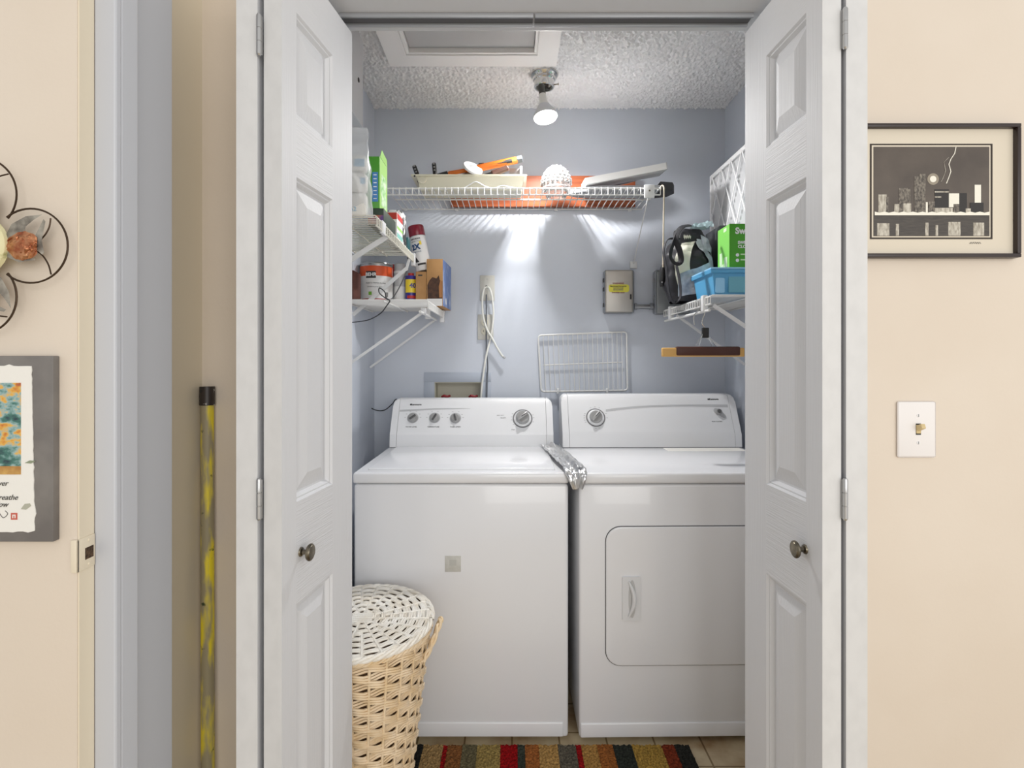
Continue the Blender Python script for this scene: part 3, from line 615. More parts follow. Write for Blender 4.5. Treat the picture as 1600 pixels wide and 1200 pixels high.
# sleeve board, grey pad and white panel
sb = thing('sleeve_board', (.45,2.33,zd), 'grey cloth covered sleeve ironing board lying on the high shelf', 'sleeve board')
clothg = mat('silver_cloth', C(176,178,182), .5, col2=C(160,162,168), nscale=30, bump=.3, bscale=60)
pl_ = [(.235+.14*(1-math.cos(a))*.0, 0) for a in (0,)]
poly = [(.23,2.33),(.245,2.30),(.29,2.272),(.36,2.26),(.60,2.25),(.655,2.262),(.672,2.30),(.655,2.35),(.60,2.37),(.36,2.375),(.27,2.36)]
part('padded_cover', MB().prism(poly[:5]+[(.60,2.37)]+poly[9:], (0,0,zd), (1,0,0), (0,1,0), (0,0,.020)), clothg, sb)
part('black_end', MB().prism([(.602,2.25),(.655,2.262),(.672,2.30),(.655,2.35),(.602,2.37)], (0,0,zd-.0), (1,0,0), (0,1,0), (0,0,.034)), mat('charcoal_cloth', C(58,58,62), .7), sb)
e1 = Vector((1,0,.19)).normalized(); e2 = Vector((0,1,.10)).normalized()
def slab(o, L, Wd, th, rr=None):
    return MB().prism(rr or [(0,0),(L,0),(L,Wd),(0,Wd)], o, e1, e2, e1.cross(e2)*th)
gpd = [(.0+.16-.16*math.cos(math.pi*i/12)*1.0 if False else 0, 0) for i in range(1)]
el = [(.13+.13*math.cos(a), .05+.048*math.sin(a)) for a in [2*math.pi*i/30 for i in range(30)]]
pd = thing('oval_pad', (.42,2.42,zd), 'dark grey oval pad leaning on the wooden board', 'pad')
part('pad', MB().prism(el, (.30,2.39,1.962), e1, e2, e1.cross(e2)*.007), mat('slate_grey_pad', C(120,124,130), .5), pd)
part('pad_edge', MB().tube([Vector((.30,2.39,1.9655))+e1*p[0]+e2*p[1] for p in el], .005, 6, closed=True), mat('pale_grey_edge', C(190,192,195), .5), pd)
wp = thing('plastic_sheet', (.5,2.3,zd), 'white plastic panel tilted up on the sleeve board end', 'panel')
part('panel', slab((.30,2.238,1.932), .33, .13, .026), white, wp)
part('panel_end', slab((.30+.33*e1.x,2.238,1.932+.33*e1.z), .004, .13, .027), print_grey, wp)
# hanging wand with black grip
wd = thing('hanging_wand', P(1037,447,2.19), 'thin beige rod with black grip hanging from the high shelf end', 'rod')
part('rod', MB().tube([P(1037.5,293,2.20), P(1036,420,2.19)], .0032, 8), mat('beige_rod', C(196,186,168), .5), wd)
part('grip', MB().tube([P(1036,418,2.19), P(1035.5,424,2.19), P(1034,440,2.19), P(1034,448,2.19)], [.006,.009,.0095,.007], 12), black, wd)
part('grip_rivet', MB().lathe([(.003,0),(.002,.002)], P(1034.5,441,2.180), (0,-1,0), 10), steel, wd)
part('hook', MB().tube(bez([P(1037.5,294,2.20),P(1036,290,2.21),P(1033,291,2.215),P(1032,297,2.215)], 5), .003, 6), mat('beige_hook', C(196,186,168), .5), wd)
# ------------------------------------------------------------------ upper left shelf
zu = ZL2+.0025
bg = thing('plastic_bag', (-.50,1.66,zu), 'clear plastic bag of white packs at the near end of the upper left shelf', 'bag')
film = mat('clear_film', C(226,230,234), .18, alpha=.42, spec=.8)
def pillow(u, v):
    a = 2*math.pi*u; zz = zu+.001+.272*v
    wx, wy = .082*(1-.22*v), (.040*math.sin(math.pi*min(1, v*1.05+.02))+.004)
    p = Vector((-.500+wx*math.copysign(abs(math.cos(a))**.6, math.cos(a)), 1.675+wy*math.sin(a), zz)); k = noise.noise(p*28)*.008
    return p+Vector((k*.5, k, 0))
part('film', MB().grid(pillow, 40, 34, cu=True), film, bg, 60)
for i, (dz, hh) in enumerate(((.004,.07),(.076,.06),(.138,.05))):
    part('white_pack', MB().box(-.555, -.437, 1.655, 1.695, zu+dz, zu+dz+hh, .012, 3), paper_and_glare, bg)
part('blue_print', MB().box(-.470, -.440, 1.6525, 1.6552, zu+.150, zu+.172), mat('pale_blue_print', C(150,190,216), .5), bg)
part('blue_print', MB().box(-.452, -.438, 1.6525, 1.6552, zu+.098, zu+.116), MATS['pale_blue_print'], bg)
text('A2', .018, (-.473,1.6515,zu+.022), R, (0,0,1), MATS['pale_blue_print'], bg)
wb = thing('wipes_box', (-.42,1.82,zu), 'dark patterned carton under the tall green wipes box', 'box')
part('carton', MB().box(-.455, -.405, 1.752, 1.93, zu, 1.704, .001), mat('dark_green_carton', C(40,58,44), .5), wb)
part('front_print', MB().box(-.454, -.406, 1.7508, 1.7522, zu+.004, zu+.030), mat('rust_print', C(176,98,52), .5, col2=C(90,60,120), nscale=40), wb)
gb = thing('wipes_box', (-.47,1.80,1.704), 'tall green wipes box with blue panel and open flap on the upper left shelf', 'box')
gdark = mat('leaf_green_card', C(70,150,40), .45); glight = mat('lime_green_card', C(160,214,110), .45); bluep = mat('blue_card', C(70,130,190), .45)
part('carton', MB().box(-.535, -.4185, 1.752, 1.858, 1.7045, 1.868, .0008), gdark, gb)
part('side_print', MB().box(-.4188, -.4178, 1.754, 1.857, 1.706, 1.867), glight, gb)
part('side_pattern', MB().grid(lambda u, v: Vector((-.4174, 1.77+.07*u+.008*math.sin(v*9), 1.72+.10*v)), 4, 12), mat('white_green_print', C(215,235,205), .5, col2=C(110,190,80), nscale=50), gb)
part('open_flap', MB().prism([(0,0),(.10,0),(.085,.020),(.012,.026)], (-.418,1.756,1.868), (0,1,0), (.10,0,.995), (.0008,0,0)), glight, gb)
part('blue_panel', MB().box(-.441, -.423, 1.7508, 1.7522, 1.725, 1.818), bluep, gb)
for k in range(7): part('panel_line', MB().box(-.437, -.427, 1.7502, 1.7509, 1.733+.0125*k, 1.7355+.0125*k), white, gb)
rb = thing('small_carton', (-.42,2.0,zu), 'small white carton with red top print on the upper left shelf', 'box')
part('carton', MB().box(-.452, -.406, 1.96, 2.06, zu, 1.748, .0008), white, rb)
part('red_print', MB().box(-.451, -.407, 1.9590, 1.9605, 1.722, 1.745), mat('red_card', C(196,54,48), .5), rb)
part('red_print', MB().box(-.4062, -.4052, 1.962, 2.058, 1.725, 1.745), MATS['red_card'], rb)
part('lime_print', MB().box(-.4062, -.4052, 1.962, 2.058, 1.690, 1.700), glight, rb)
part('teal_print', MB().box(-.4062, -.4052, 1.962, 2.058, 1.660, 1.676), mat('teal_print', C(130,190,180), .5), rb)
tg = thing('teal_gadget', (-.43,2.21,zu), 'rounded dark teal plastic case near the far end of the upper left shelf', 'case')
part('case', MB().box(-.458, -.406, 2.195, 2.225, zu, 1.712, .010, 3), mat('dark_teal_plastic', C(38,92,98), .4), tg)
part('case_window', MB().box(-.447, -.418, 2.1938, 2.1955, 1.672, 1.700, .0005), knob_dark, tg); part('case_label', MB().box(-.440, -.424, 2.193, 2.194, 1.676, 1.690), print_grey, tg)
# patterned pouch behind
solo('patterned_pouch', MB().box(-.470, -.412, 2.08, 2.17, zu, 1.790, .012, 3), mat('black_white_print', C(40,40,42), .6, col2=C(220,220,220), nscale=45, contrast=(.48,.52)), (-.44,2.12,zu), 'black and white patterned pouch behind the green wipes box', 'pouch')
# ------------------------------------------------------------------ lower left shelf
z1 = ZL1+.0025; FA = math.radians(-90+16)
def can(name, c, r, h, label, m, lid_m=None, M=None):
    t = thing(name, c if M is None else M @ Vector((0,0,0)), label, 'can')
    o = c if M is None else (0,0,0)
    if M is not None: XF.append(M)
    part('body', MB().lathe([(r*.96,0),(r,.002),(r,h-.002),(r*.96,h)], o, n=40), m, t)
    if M is not None: XF.pop()
    return t
pcx, pcy, pr = -.556, 2.275, .0650
tinm = mat('tin_metal', C(170,172,174), .3, .9)
pc = can('paint_can', (pcx,pcy,z1), pr, .170, 'paint can with orange and white label on the lower left shelf', tinm)
def band(c, r, h0, h1, a0, a1, m, t, nm, n=24, M=None, wave=0):
    mb = MB(); 
    def fn(u, v):
        a = a0+(a1-a0)*u; z = h0+(h1-h0)*v + (wave*math.sin(u*math.pi)*v if wave else 0)
        p = Vector((r*math.cos(a), r*math.sin(a), z)); return (M @ p) if M is not None else Vector(c)+p
    mb.grid(fn, n, 3); return part(nm, mb, m, t)
part('rim', MB().lathe([(pr*1.01,.164),(pr*1.03,.168),(pr*1.01,.173),(pr*.9,.173),(pr*.88,.169)], (pcx,pcy,z1), n=40), tinm, pc)
can_w = mat('label_white', C(226,226,226), .45); can_o = mat('label_orange', C(214,84,36), .45); can_r = mat('label_red', C(160,40,36), .45)
band((pcx,pcy,z1), pr+.0004, .016, .158, math.radians(-190), math.radians(10), can_w, pc, 'label')
band((pcx,pcy,z1), pr+.0008, .118, .158, math.radians(-170), math.radians(0), can_o, pc, 'orange_band')
band((pcx,pcy,z1), pr+.0008, .016, .027, math.radians(-190), math.radians(10), can_r, pc, 'red_band')
fa = math.radians(-78)
mb = MB().grid(lambda u, v: Vector((pcx,pcy,z1))+Vector(((pr+.0012)*math.cos(fa-.62+.62*u), (pr+.0012)*math.sin(fa-.62+.62*u), .108+.028*v)), 8, 2); part('logo_patch', mb, print_dark, pc)
text_cyl('BEHR', .019, (pcx,pcy,z1), pr+.0013, fa-.31, .122, white, pc, bold=.0006)
text_cyl('PAINT & PRIMER IN ONE', .0075, (pcx,pcy,z1), pr+.0006, fa, .088, print_mid, pc); text_cyl('INTERIOR SATIN ENAMEL', .006, (pcx,pcy,z1), pr+.0006, fa, .073, print_mid, pc)
mb = MB().grid(lambda u, v: Vector((pcx,pcy,z1))+Vector(((pr+.001)*math.cos(fa-.45+.2*u), (pr+.001)*math.sin(fa-.45+.2*u), .040+.014*v)), 4, 2); part('green_mark', mb, mat('green_mark', C(120,180,60), .5), pc)
mb = MB()
for k in range(9): mb.grid(lambda u, v: Vector((pcx,pcy,z1))+Vector(((pr+.001)*math.cos(fa+.62+.02*k+.011*u), (pr+.001)*math.sin(fa+.62+.02*k+.011*u), .034+.020*v)), 2, 2)
part('bar_print', mb, print_dark, pc, 0, kind='stuff')
solo('brown_box', MB().box(-.620, -.596, 2.09, 2.19, z1, z1+.12, .003), mat('dark_brown_card', C(92,52,42), .6), (-.60,2.17,z1), 'dark brown carton squeezed between wall and paint can', 'box')
gc = can('spray_can', (-.468,2.315,z1), .026, .150, 'grey and white spray can beside the paint can on the lower left shelf', can_w)
band((-.468,2.315,z1), .0264, .002, .03, math.radians(-180), 0, print_dark, gc, 'dark_band'); band((-.468,2.315,z1), .0264, .085, .14, math.radians(-180), 0, print_grey, gc, 'grey_band')
part('cap', MB().lathe([(.023,.150),(.023,.178),(.020,.182),(0,.182)], (-.468,2.315,z1), n=28), print_grey, gc)
rj = can('small_can', (-.53,2.42,z1), .034, .195, 'red topped can standing behind the paint can', can_w); band((-.53,2.42,z1), .0345, .13, .193, math.radians(-180), 0, MATS['red_card'], rj, 'red_band')
oc = can('oil_can', (-.4185,2.30,z1), .0235, .128, 'blue and yellow lubricant spray can between spray can and cardboard carton', mat('royal_blue_paint', C(54,50,140), .35))
band((-.4185,2.30,z1), .0238, .058, .113, math.radians(-150), math.radians(10), mat('lemon_yellow', C(238,212,60), .4), oc, 'yellow_shield')
text_cyl('40', .027, (-.4185,2.30,z1), .0240, math.radians(-62), .086, MATS['royal_blue_paint'], oc, bold=.0008)
band((-.4185,2.30,z1), .0239, .034, .046, math.radians(-120), math.radians(10), MATS['red_card'], oc, 'red_stripe'); band((-.4185,2.30,z1), .0240, .012, .030, math.radians(-100), math.radians(-40), white, oc, 'white_stripe')
part('cap', MB().lathe([(.020,.122),(.012,.130),(.012,.140),(0,.141)], (-.4185,2.30,z1), n=20), MATS['red_card'], oc)
cb = thing('cardboard_carton', (-.37,2.33,z1), 'narrow brown cardboard carton under the leaning red-capped spray can', 'box')
part('carton', MB().box(-.393, -.349, 2.265, 2.40, z1, 1.584, .001), cardboard, cb)
part('dark_label', MB().box(-.383, -.366, 2.2642, 2.2655, 1.566, 1.572), print_dark, cb)
mb = MB()
part('side_print', MB().box(-.3495, -.3482, 2.267, 2.398, z1+.003, 1.582), mat('black_teal_print', C(36,40,40), .5, col2=C(150,190,190), nscale=34, contrast=(.5,.56)), cb)
# open box with brown picture, turned slightly
M = Matrix.Translation((-.305,2.37,0)) @ Matrix.Rotation(math.radians(-2.5), 4, 'Z') @ Matrix.Translation((.305,-2.37,0))
pbx = thing('picture_box', (-.305,2.37,z1), 'blue sided cardboard box with dark brown animal picture at the shelf end', 'box')
XF.append(M)
part('carton', MB().box(-.342, -.276, 2.255, 2.47, z1, 1.634, .001), cardboard, pbx)
part('side_print', MB().box(-.2765, -.2752, 2.256, 2.469, z1+.001, 1.633), mat('periwinkle_print', C(104,130,186), .5, col2=C(190,202,226), nscale=14, contrast=(.5,.75)), pbx)
part('side_logo', MB().lathe([(.014,0),(.014,.0006),(.009,.0006)], (-.2752,2.33,1.468), (1,0,0), 20), white, pbx)
part('white_base', MB().box(-.340, -.278, 2.2535, 2.2552, z1+.001, z1+.030), white, pbx)
an = [(-.338,.03),(-.278,.03),(-.278,.10),(-.288,.105),(-.292,.125),(-.302,.112),(-.318,.118),(-.330,.105),(-.339,.085)]
part('animal_picture', MB().prism([(x, z1+z) for (x, z) in an], (0,2.2548,0), (1,0,0), (0,0,1), (0,-.0012,0)), mat('dark_fur_print', C(58,36,26), .6, col2=C(90,58,38), nscale=60), pbx)
part('muzzle_picture', MB().prism([(x, z1+z) for (x, z) in [(-.290,.035),(-.279,.035),(-.279,.10),(-.286,.104),(-.292,.08)]], (0,2.2535,0), (1,0,0), (0,0,1), (0,-.0008,0)), mat('tan_fur_print', C(176,120,70), .6), pbx)
XF.pop()
# leaning spray paint can with red cap
M = Matrix.Translation((-.366,2.312,1.5865+.0065)) @ Matrix.Rotation(math.radians(-11), 4, 'Y')
sc = can('spray_paint_can', None, .0325, .145, 'white spray paint can with dark red cap leaning at the upper shelf end', can_w, M=M)
XF.append(M)
part('cap', MB().lathe([(.0325,.147),(.0335,.149),(.0330,.186),(.0305,.1905),(.018,.1905),(.017,.188),(0,.188)], (0,0,0), n=36), mat('dark_red_cap', C(128,24,44), .3), sc)
part('collar', MB().lathe([(.0315,.1445),(.0315,.1472)], (0,0,0), n=30), tinm, sc)
XF.pop()
fa = math.radians(-92)
text_cyl('2X', .030, None, .0327, fa-.35, .098, mat('navy_print', C(30,70,120), .5), sc, M=M, bold=.0016)
text_cyl('RUST-OLEUM', .007, None, .0327, fa-.2, .132, print_dark, sc, M=M, bold=.0003); text_cyl("PAINTER'S TOUCH", .005, None, .0327, fa-.2, .122, print_mid, sc, M=M); text_cyl('ULTRA COVER', .006, None, .0327, fa-.3, .078, MATS['navy_print'], sc, M=M)
XF.append(M)
for (a0, a1, h0, h1, m, nm) in ((fa-.5,fa+.55,.022,.030,print_dark,'dark_print'), (fa+.2,fa+.5,.105,.120,MATS['lemon_yellow'],'yellow_seal')):
    part(nm, MB().grid(lambda u, v: Vector((.0331*math.cos(a0+(a1-a0)*u), .0331*math.sin(a0+(a1-a0)*u), h0+(h1-h0)*v)), 10, 2), m, sc)
part('dark_swirl', MB().grid(lambda u, v: Vector((.0331*math.cos(fa-.75+.55*u*(1-v*.8)), .0331*math.sin(fa-.75+.55*u*(1-v*.8)), .036+.026*v)), 10, 6), print_dark, sc)
XF.pop()
# black cable from the upper shelf
cable = mat('black_cable', C(44,46,50), .5)
pts = [P(637,400,2.22),P(636,420,2.18),P(626,445,2.12),P(613,466,2.03),P(604,466,1.97),P(601,456,1.96),P(593,450,1.96),P(593,458,1.96),P(604,467,1.96),P(609,470,1.96),P(604,478,1.97),P(594,490,2.0),P(575,500,2.05),P(548,504,2.1),P(520,508,2.15)]
solo('cable', MB().tube(bez(pts, 8), .0021, 6), cable, pts[9], 'thin black cable tied in a loop hanging from the upper left shelf', 'cable')
pts = [P(530,596,2.40),P(549,610,2.42),P(565,628,2.46),P(585,640,2.48),P(600,641,2.48),P(612,632,2.48),P(620,624,2.50),(P(630,640,2.50))]
solo('cable', MB().tube(bez(pts, 8), .0022, 6), cable, pts[3], 'thin dark cable drooping along the left wall into the washing machine back', 'cable')
# ------------------------------------------------------------------ right shelf
zr = ZR+.0025
af = thing('air_filter', (.88,2.2,zr), 'white pleated air filter with diamond lattice leaning by the right wall', 'air filter')
fx, fy0, fy1, fz0, fz1 = .872, 1.95, 2.448, zr, 2.032
card = mat('white_filter_card', C(246,246,247), .7)
for (a, b_, c_, d_) in ((fy0,fy1,fz0,fz0+.018),(fy0,fy1,fz1-.018,fz1),(fy0,fy0+.018,fz0+.018,fz1-.018),(fy1-.018,fy1,fz0+.018,fz1-.018)):
    part('frame_side', MB().box(fx, fx+.024, a, b_, c_, d_, .001), card, af)
part('pleated_media', MB().grid(lambda u, v: Vector((fx+.008+(.010 if int(round(u*80)) % 2 else 0), fy0+.015+(fy1-fy0-.03)*u, fz0+.015+(fz1-fz0-.03)*v)), 81, 2), mat('filter_media', C(232,233,236), .9), af, 0)
def clipseg(a, b, y0, y1, z0, z1):
    t0, t1 = 0, 1; dy, dz = b[0]-a[0], b[1]-a[1]
    for p, q_ in ((-dy,a[0]-y0),(dy,y1-a[0]),(-dz,a[1]-z0),(dz,z1-a[1])):
        if abs(p) < 1e-9:
            if q_ < 0: return None
        else:
            r_ = q_/p
            if p < 0: t0 = max(t0, r_)
            else: t1 = min(t1, r_)
    return None if t0 >= t1 else ((a[0]+dy*t0,a[1]+dz*t0),(a[0]+dy*t1,a[1]+dz*t1))
sl_ = 1.75
for sg in (1, -1):
    for k in range(-14, 22):
        y_ = fy0+k*.104
        s_ = clipseg((y_-1,fz0-sg*sl_*1+.3),(y_+1,fz0+sg*sl_*1+.3), fy0+.012, fy1-.012, fz0+.012, fz1-.012)
        if s_ and math.dist(*s_) > .03: part('lattice_strip', MB().tube([(fx-.0006+.0006*sg,s_[0][0],s_[0][1]),(fx-.0006+.0006*sg,s_[1][0],s_[1][1])], .0048, 4, flat=((0,1,.5),.25)), card, af)
# dark carton, blue bin, green box
solo('dark_carton', MB().box(.802, .862, 2.14, 2.30, zr, Z(353,2.15), .002), mat('charcoal_card', C(66,70,74), .6), (.8,2.2,zr), 'charcoal carton behind the green cloths box on the right shelf', 'box')
bn = thing('plastic_bin', (.78,2.03,zr), 'translucent light blue plastic bin on the right wire shelf', 'bin')
blue = mat('light_blue_plastic', C(96,178,226), .3, trans=.15); blue2 = mat('pale_blue_plastic', C(150,206,242), .35)
mb = MB(); lv = []
for (e, z) in ((.012,zr),(.002,zr+.078),(-.006,zr+.079),(-.008,zr+.090),(.000,zr+.091),(.016,zr+.004)):
    lv += [(.694+e,1.922+e,z),(.862-e,1.922+e,z),(.862-e,2.125-e,z),(.694+e,2.125-e,z)]
mb.add(lv, [(4*i+k, 4*i+(k+1) % 4, 4*i+4+(k+1) % 4, 4*i+4+k) for i in range(5) for k in range(4)]+[(0,1,2,3),(20,21,22,23)])
part('tub', mb, blue, bn, 20)
part('lid', MB().box(.687, .868, 1.915, 2.132, zr+.091, zr+.0975, .002), blue2, bn)
part('corner_panel', MB().prism(rrect(.706, .738, zr+.010, zr+.062, .006), (0,1.9275,0), (1,0,0), (0,0,1), (0,-.003,0)), blue2, bn)
part('front_label', MB().prism(rrect(.752, .850, zr+.012, zr+.068, .003), (0,1.9275,0), (1,0,0), (0,0,1), (0,-.002,0)), mat('blue_green_label', C(110,176,196), .5), bn)
zg = zr+.0985
gx = thing('cloths_box', (.80,2.0,zg), 'green box of sweeping cloths on top of the light blue bin', 'box')
sgreen = mat('grass_green_card', C(72,160,36), .45)
part('carton', MB().box(.766, .858, 1.952, 2.062, zg, 1.704, .001), sgreen, gx)
part('side_print', MB().box(.7648, .7662, 1.953, 2.061, zg+.001, 1.703), mat('fresh_green_card', C(128,206,92), .45), gx)
for (yy, zz, sy, sz) in ((2.03,zg+.045,.012,.022),(1.985,zg+.028,.014,.018),(2.02,zg+.016,.016,.008),(1.99,1.690,.014,.006)): part('white_print', MB().box(.7640, .7649, yy-sy, yy+sy, zz-sz, zz+sz), mat('soft_white_print', C(206,230,190), .5), gx)
text('Swiffer', .030, (.827,1.9515,1.678), R, (0,0,1), white, gx, .0012)
text('SWEEPER', .0145, (.824,1.9515,1.637), R, (0,0,1), white, gx, .0006); text('CLOTHS', .0145, (.822,1.9515,1.623), R, (0,0,1), white, gx, .0006)
for zz in (1.594, 1.575):
    part('round_icon', MB().lathe([(.006,0),(.006,.0006)], (.793,1.952,zz), (0,-1,0), 16), white, gx); part('icon_text', MB().box(.804, .835, 1.9510, 1.9521, zz, zz+.004), MATS['soft_white_print'], gx)
# tote bag
tb = thing('tote_bag', (.70,2.14,zr), 'crumpled black and white tote bag with dangling straps on the right shelf', 'bag')
def bagf(off):
    def fn(u, v):
        a = 2*math.pi*u; tz = v; b_ = math.sin(math.pi*min(1, .12+.80*v))**.5
        rx = .100*b_*(1-.15*v); ry = .088*b_
        p = Vector((.688+.018*v+rx*math.copysign(abs(math.cos(a))**.7, math.cos(a)), 2.215+ry*math.copysign(abs(math.sin(a))**.7, math.sin(a)), zr+.004+.285*tz))
        k = .016*noise.noise(p*14)+.007*noise.noise(p*38); d_ = Vector((math.cos(a), math.sin(a), .2))
        return p+d_*(k+off)+Vector((0,0,.010*noise.noise(p*20)*v))
    return fn
fabk = mat('black_nylon', C(36,36,42), .55); fabw = mat('ivory_canvas', C(222,220,206), .8); fabs = mat('silver_grey_nylon', C(200,205,214), .4, col2=C(150,157,170), nscale=30)
mb = MB().grid(bagf(0), 56, 40, cu=True); part('body', mb, fabk, tb, 40)
def patch(nm, m, fu, nu=26, nv=14, off=.004):
    f = bagf(off); part(nm, MB().grid(lambda s_, t_: f(*fu(s_, t_)), nu, nv), m, tb, 40)
# u = .75 faces the camera, .5 faces left
patch('ivory_panel', fabw, lambda s_, t_: (.685-.02*s_+.092*t_-.03*math.sin(s_*3.1), .14+.68*s_), off=.006)
patch('grey_panel', fabs, lambda s_, t_: (.675+.20*s_, .05+.30*t_+.20*s_*(.4+.6*t_)), off=.007)
patch('grey_panel', fabs, lambda s_, t_: (.785+.06*t_+.03*math.sin(s_*5), .36+.48*s_), off=.006)
patch('grey_panel', fabs, lambda s_, t_: (.80+.11*s_, .70+.20*t_-.08*s_), off=.008)
patch('patch_label', fabk, lambda s_, t_: (.66+.10*s_, .80+.13*t_), off=.010)
patch('label_scribble', fabw, lambda s_, t_: (.68+.055*s_, .845+.035*t_+.012*math.sin(s_*25)), 30, 4, .013)
straps = mat('black_webbing', C(40,40,46), .7, bump=.4, bscale=300)
def strap(pts, wd_=.011): part('strap', MB().tube(bez(pts, 8), wd_, 6, flat=((1,0,0), .25)), straps, tb)
strap([P(1078,352,2.06),P(1064,356,2.04),P(1056,372,2.03),P(1062,392,2.03),P(1064,408,2.03),P(1056,412,2.03),P(1048,402,2.03),P(1050,386,2.03),P(1058,366,2.04)], .012)
strap([P(1062,374,2.05),P(1044,374,2.04),P(1037,392,2.03),P(1041,420,2.02),P(1044,450,2.02),P(1049,468,2.02),P(1056,473,2.02),P(1063,464,2.03),P(1062,440,2.04),P(1057,415,2.05)], .009)
# clear wrap on top
solo('clear_wrap', MB().grid(lambda u, v: Vector((.70+.075*u, 2.13+.05*v, 1.735+.028*math.sin(math.pi*v)*(.5+.5*u)+.012*noise.noise(Vector((u*7,v*7,3))))), 16, 12), mat('pale_teal_film', C(176,200,206), .2, alpha=.75), (.74,2.15,1.735), 'crumpled pale clear wrapping on top of the tote bag', 'wrapping')
# trouser hanger
hy = 1.985; hg = thing('trouser_hanger', P(1098,558,hy), 'brown wooden clamp trouser hanger with chrome hook under the right shelf', 'hanger')
part('hook', MB().tube(bez([P(1085,508,hy),P(1084,496,hy),P(1089,487,hy),P(1097,485,hy),P(1101,490,hy),P(1098,498,hy),P(1097,505,hy),P(1102,514,hy),P(1104,524,hy)], 8), .0017, 8), chrome, hg)
part('clasp', MB().box(X(1097,hy), X(1107,hy), hy-.008, hy+.008, Z(528,hy), Z(512,hy), .003), black, hg)
for (a, b_) in (((1100,520),(1086,541)), ((1104,520),(1113,541)), ((1098,522),(1092,541)), ((1106,522),(1119,541))): part('hanger_wire', MB().tube([P(a[0],a[1],hy-.004), P(b_[0],b_[1],hy-.004)], .0014, 6), chrome, hg)
palew = mat('pale_wood', C(214,168,96), .45)
part('bar', MB().box(X(1034,hy), X(1162,hy), hy-.011, hy+.011, Z(557.5,hy), Z(543.5,hy), .004, 3), palew, hg)
part('clamp_cover', MB().box(X(1055,hy), X(1155,hy), hy-.014, hy+.014, Z(556,hy), Z(541.5,hy), .006, 3), mat('dark_mahogany', C(76,38,26), .4), hg)
# ------------------------------------------------------------------ back wall fixtures
lb = thing('laundry_outlet_box', (X(714,YB),YB,HZ0), 'recessed beige laundry outlet box with red valve handles above the washer', 'outlet box')
ex0, ex1, ez0, ez1 = X(663,YB), X(767,YB), HZ0-.04, Z(582,YB); boxm = mat('aged_beige_plastic', C(206,202,186), .5); fram = mat('painted_box_frame', C(182,190,203), .5)
for (a, b_, c_, d_) in ((ex0,ex1,HZ1,ez1),(ex0,ex1,ez0,HZ0),(ex0,HX0,HZ0,HZ1),(HX1,ex1,HZ0,HZ1)): part('frame', MB().box(a, b_, YB-.005, YB-.0005, c_, d_, .0008), fram, lb)
part('recess', MB().box(HX0+.0005,HX1-.0005,YB+.085,YB+.09,HZ0,HZ1).box(HX0+.0005,HX0+.004,YB,YB+.085,HZ0,HZ1).box(HX1-.004,HX1-.0005,YB,YB+.085,HZ0,HZ1).box(HX0+.004,HX1-.004,YB,YB+.085,HZ1-.004,HZ1-.0005).box(HX0+.004,HX1-.004,YB,YB+.085,HZ0+.0005,HZ0+.004), boxm, lb)
redv = mat('red_valve', C(150,24,36), .5)
for px in (696, 739):
    v = part('valve', MB().lathe([(.010,0),(.010,.03),(.014,.032),(.014,.045)], (X(px,YB),YB+.045,HZ0+.004), n=16), tinm, lb)
    part('valve_handle', MB().tube([(X(px,YB)-.020,YB+.02,HZ0+.092-.0),(X(px,YB)-.008,YB+.015,HZ0+.097),(X(px,YB)+.006,YB+.015,HZ0+.093),(X(px,YB)+.020,YB+.02,HZ0+.097)], [.004,.007,.006,.005], 8).tube([(X(px,YB),YB+.045,HZ0+.045),(X(px,YB),YB+.02,HZ0+.092)], .005, 8), redv, v)
pm_ = mat('ivory_wall_plate', C(202,201,194), .4)
up_ = thing('wall_plate', (X(761.5,YB),YB,Z(470,YB)), 'upper ivory wall plate with white cord coming out of its hole', 'wall plate')
part('plate', MB().box(X(750,YB), X(773,YB), YB-.007, YB-.0005, Z(470,YB), Z(430.5,YB), .002), pm_, up_)
part('cord_hole', MB().lathe([(.006,0),(.006,.0008)], (X(760,YB),YB-.007,Z(448.5,YB)), (0,-1,0), 16), black, up_)
for py in (436, 466): part('screw', MB().lathe([(.003,0),(.002,.0012)], (X(761,YB),YB-.007,Z(py,YB)), (0,-1,0), 10), steel, up_)
dp = thing('duplex_outlet', (X(759,YB),YB,Z(531,YB)), 'lower ivory duplex power outlet behind the hanging white cord', 'outlet')
part('plate', MB().box(X(746.5,YB), X(771,YB), YB-.007, YB-.0005, Z(531,YB), Z(491.5,YB), .002), pm_, dp)
for py in (504, 518):
    rc = part('socket', MB().lathe([(.0165,0),(.0165,.002),(.0155,.003)], (X(757.5,YB),YB-.007,Z(py,YB)), (0,-1,0), 24), mat('ivory_socket', C(212,208,190), .4), dp)
    for dx in (-.006, .006): part('slot', MB().box(X(757.5,YB)+dx-.0012, X(757.5,YB)+dx+.0012, YB-.0106, YB-.0095, Z(py,YB)-.002, Z(py,YB)+.006), print_dark, rc)
cordw = mat('white_cord', C(232,232,226), .45); cy = YB-.022
pts = [(X(760,YB),YB-.006,Z(449,YB)),P(756,452,cy),P(753.5,470,cy),P(755,495,cy),P(761,515,cy),P(768,527,cy-.004),P(776,542,cy),P(785,556,cy),P(789,559,cy)]
wc = solo('white_cable', MB().tube(bez(pts, 8), .0046, 8), cordw, pts[0], 'white cable looping from the upper wall plate to a free end', 'cable')
part('cord_tip', MB().lathe([(.005,0),(.005,.010),(.003,.013)], P(786,557,cy), (P(790,560,cy)-P(786,557,cy)), 10), print_grey, wc)
pts = [(X(761,YB),YB-.006,Z(449,YB)),P(765,451,cy),P(769,465,cy),P(771,490,cy),P(769,515,cy),P(766,530,cy+.006),P(760,555,cy),P(756,580,cy),P(753,604,cy),P(751,630,cy),P(750,650,cy)]
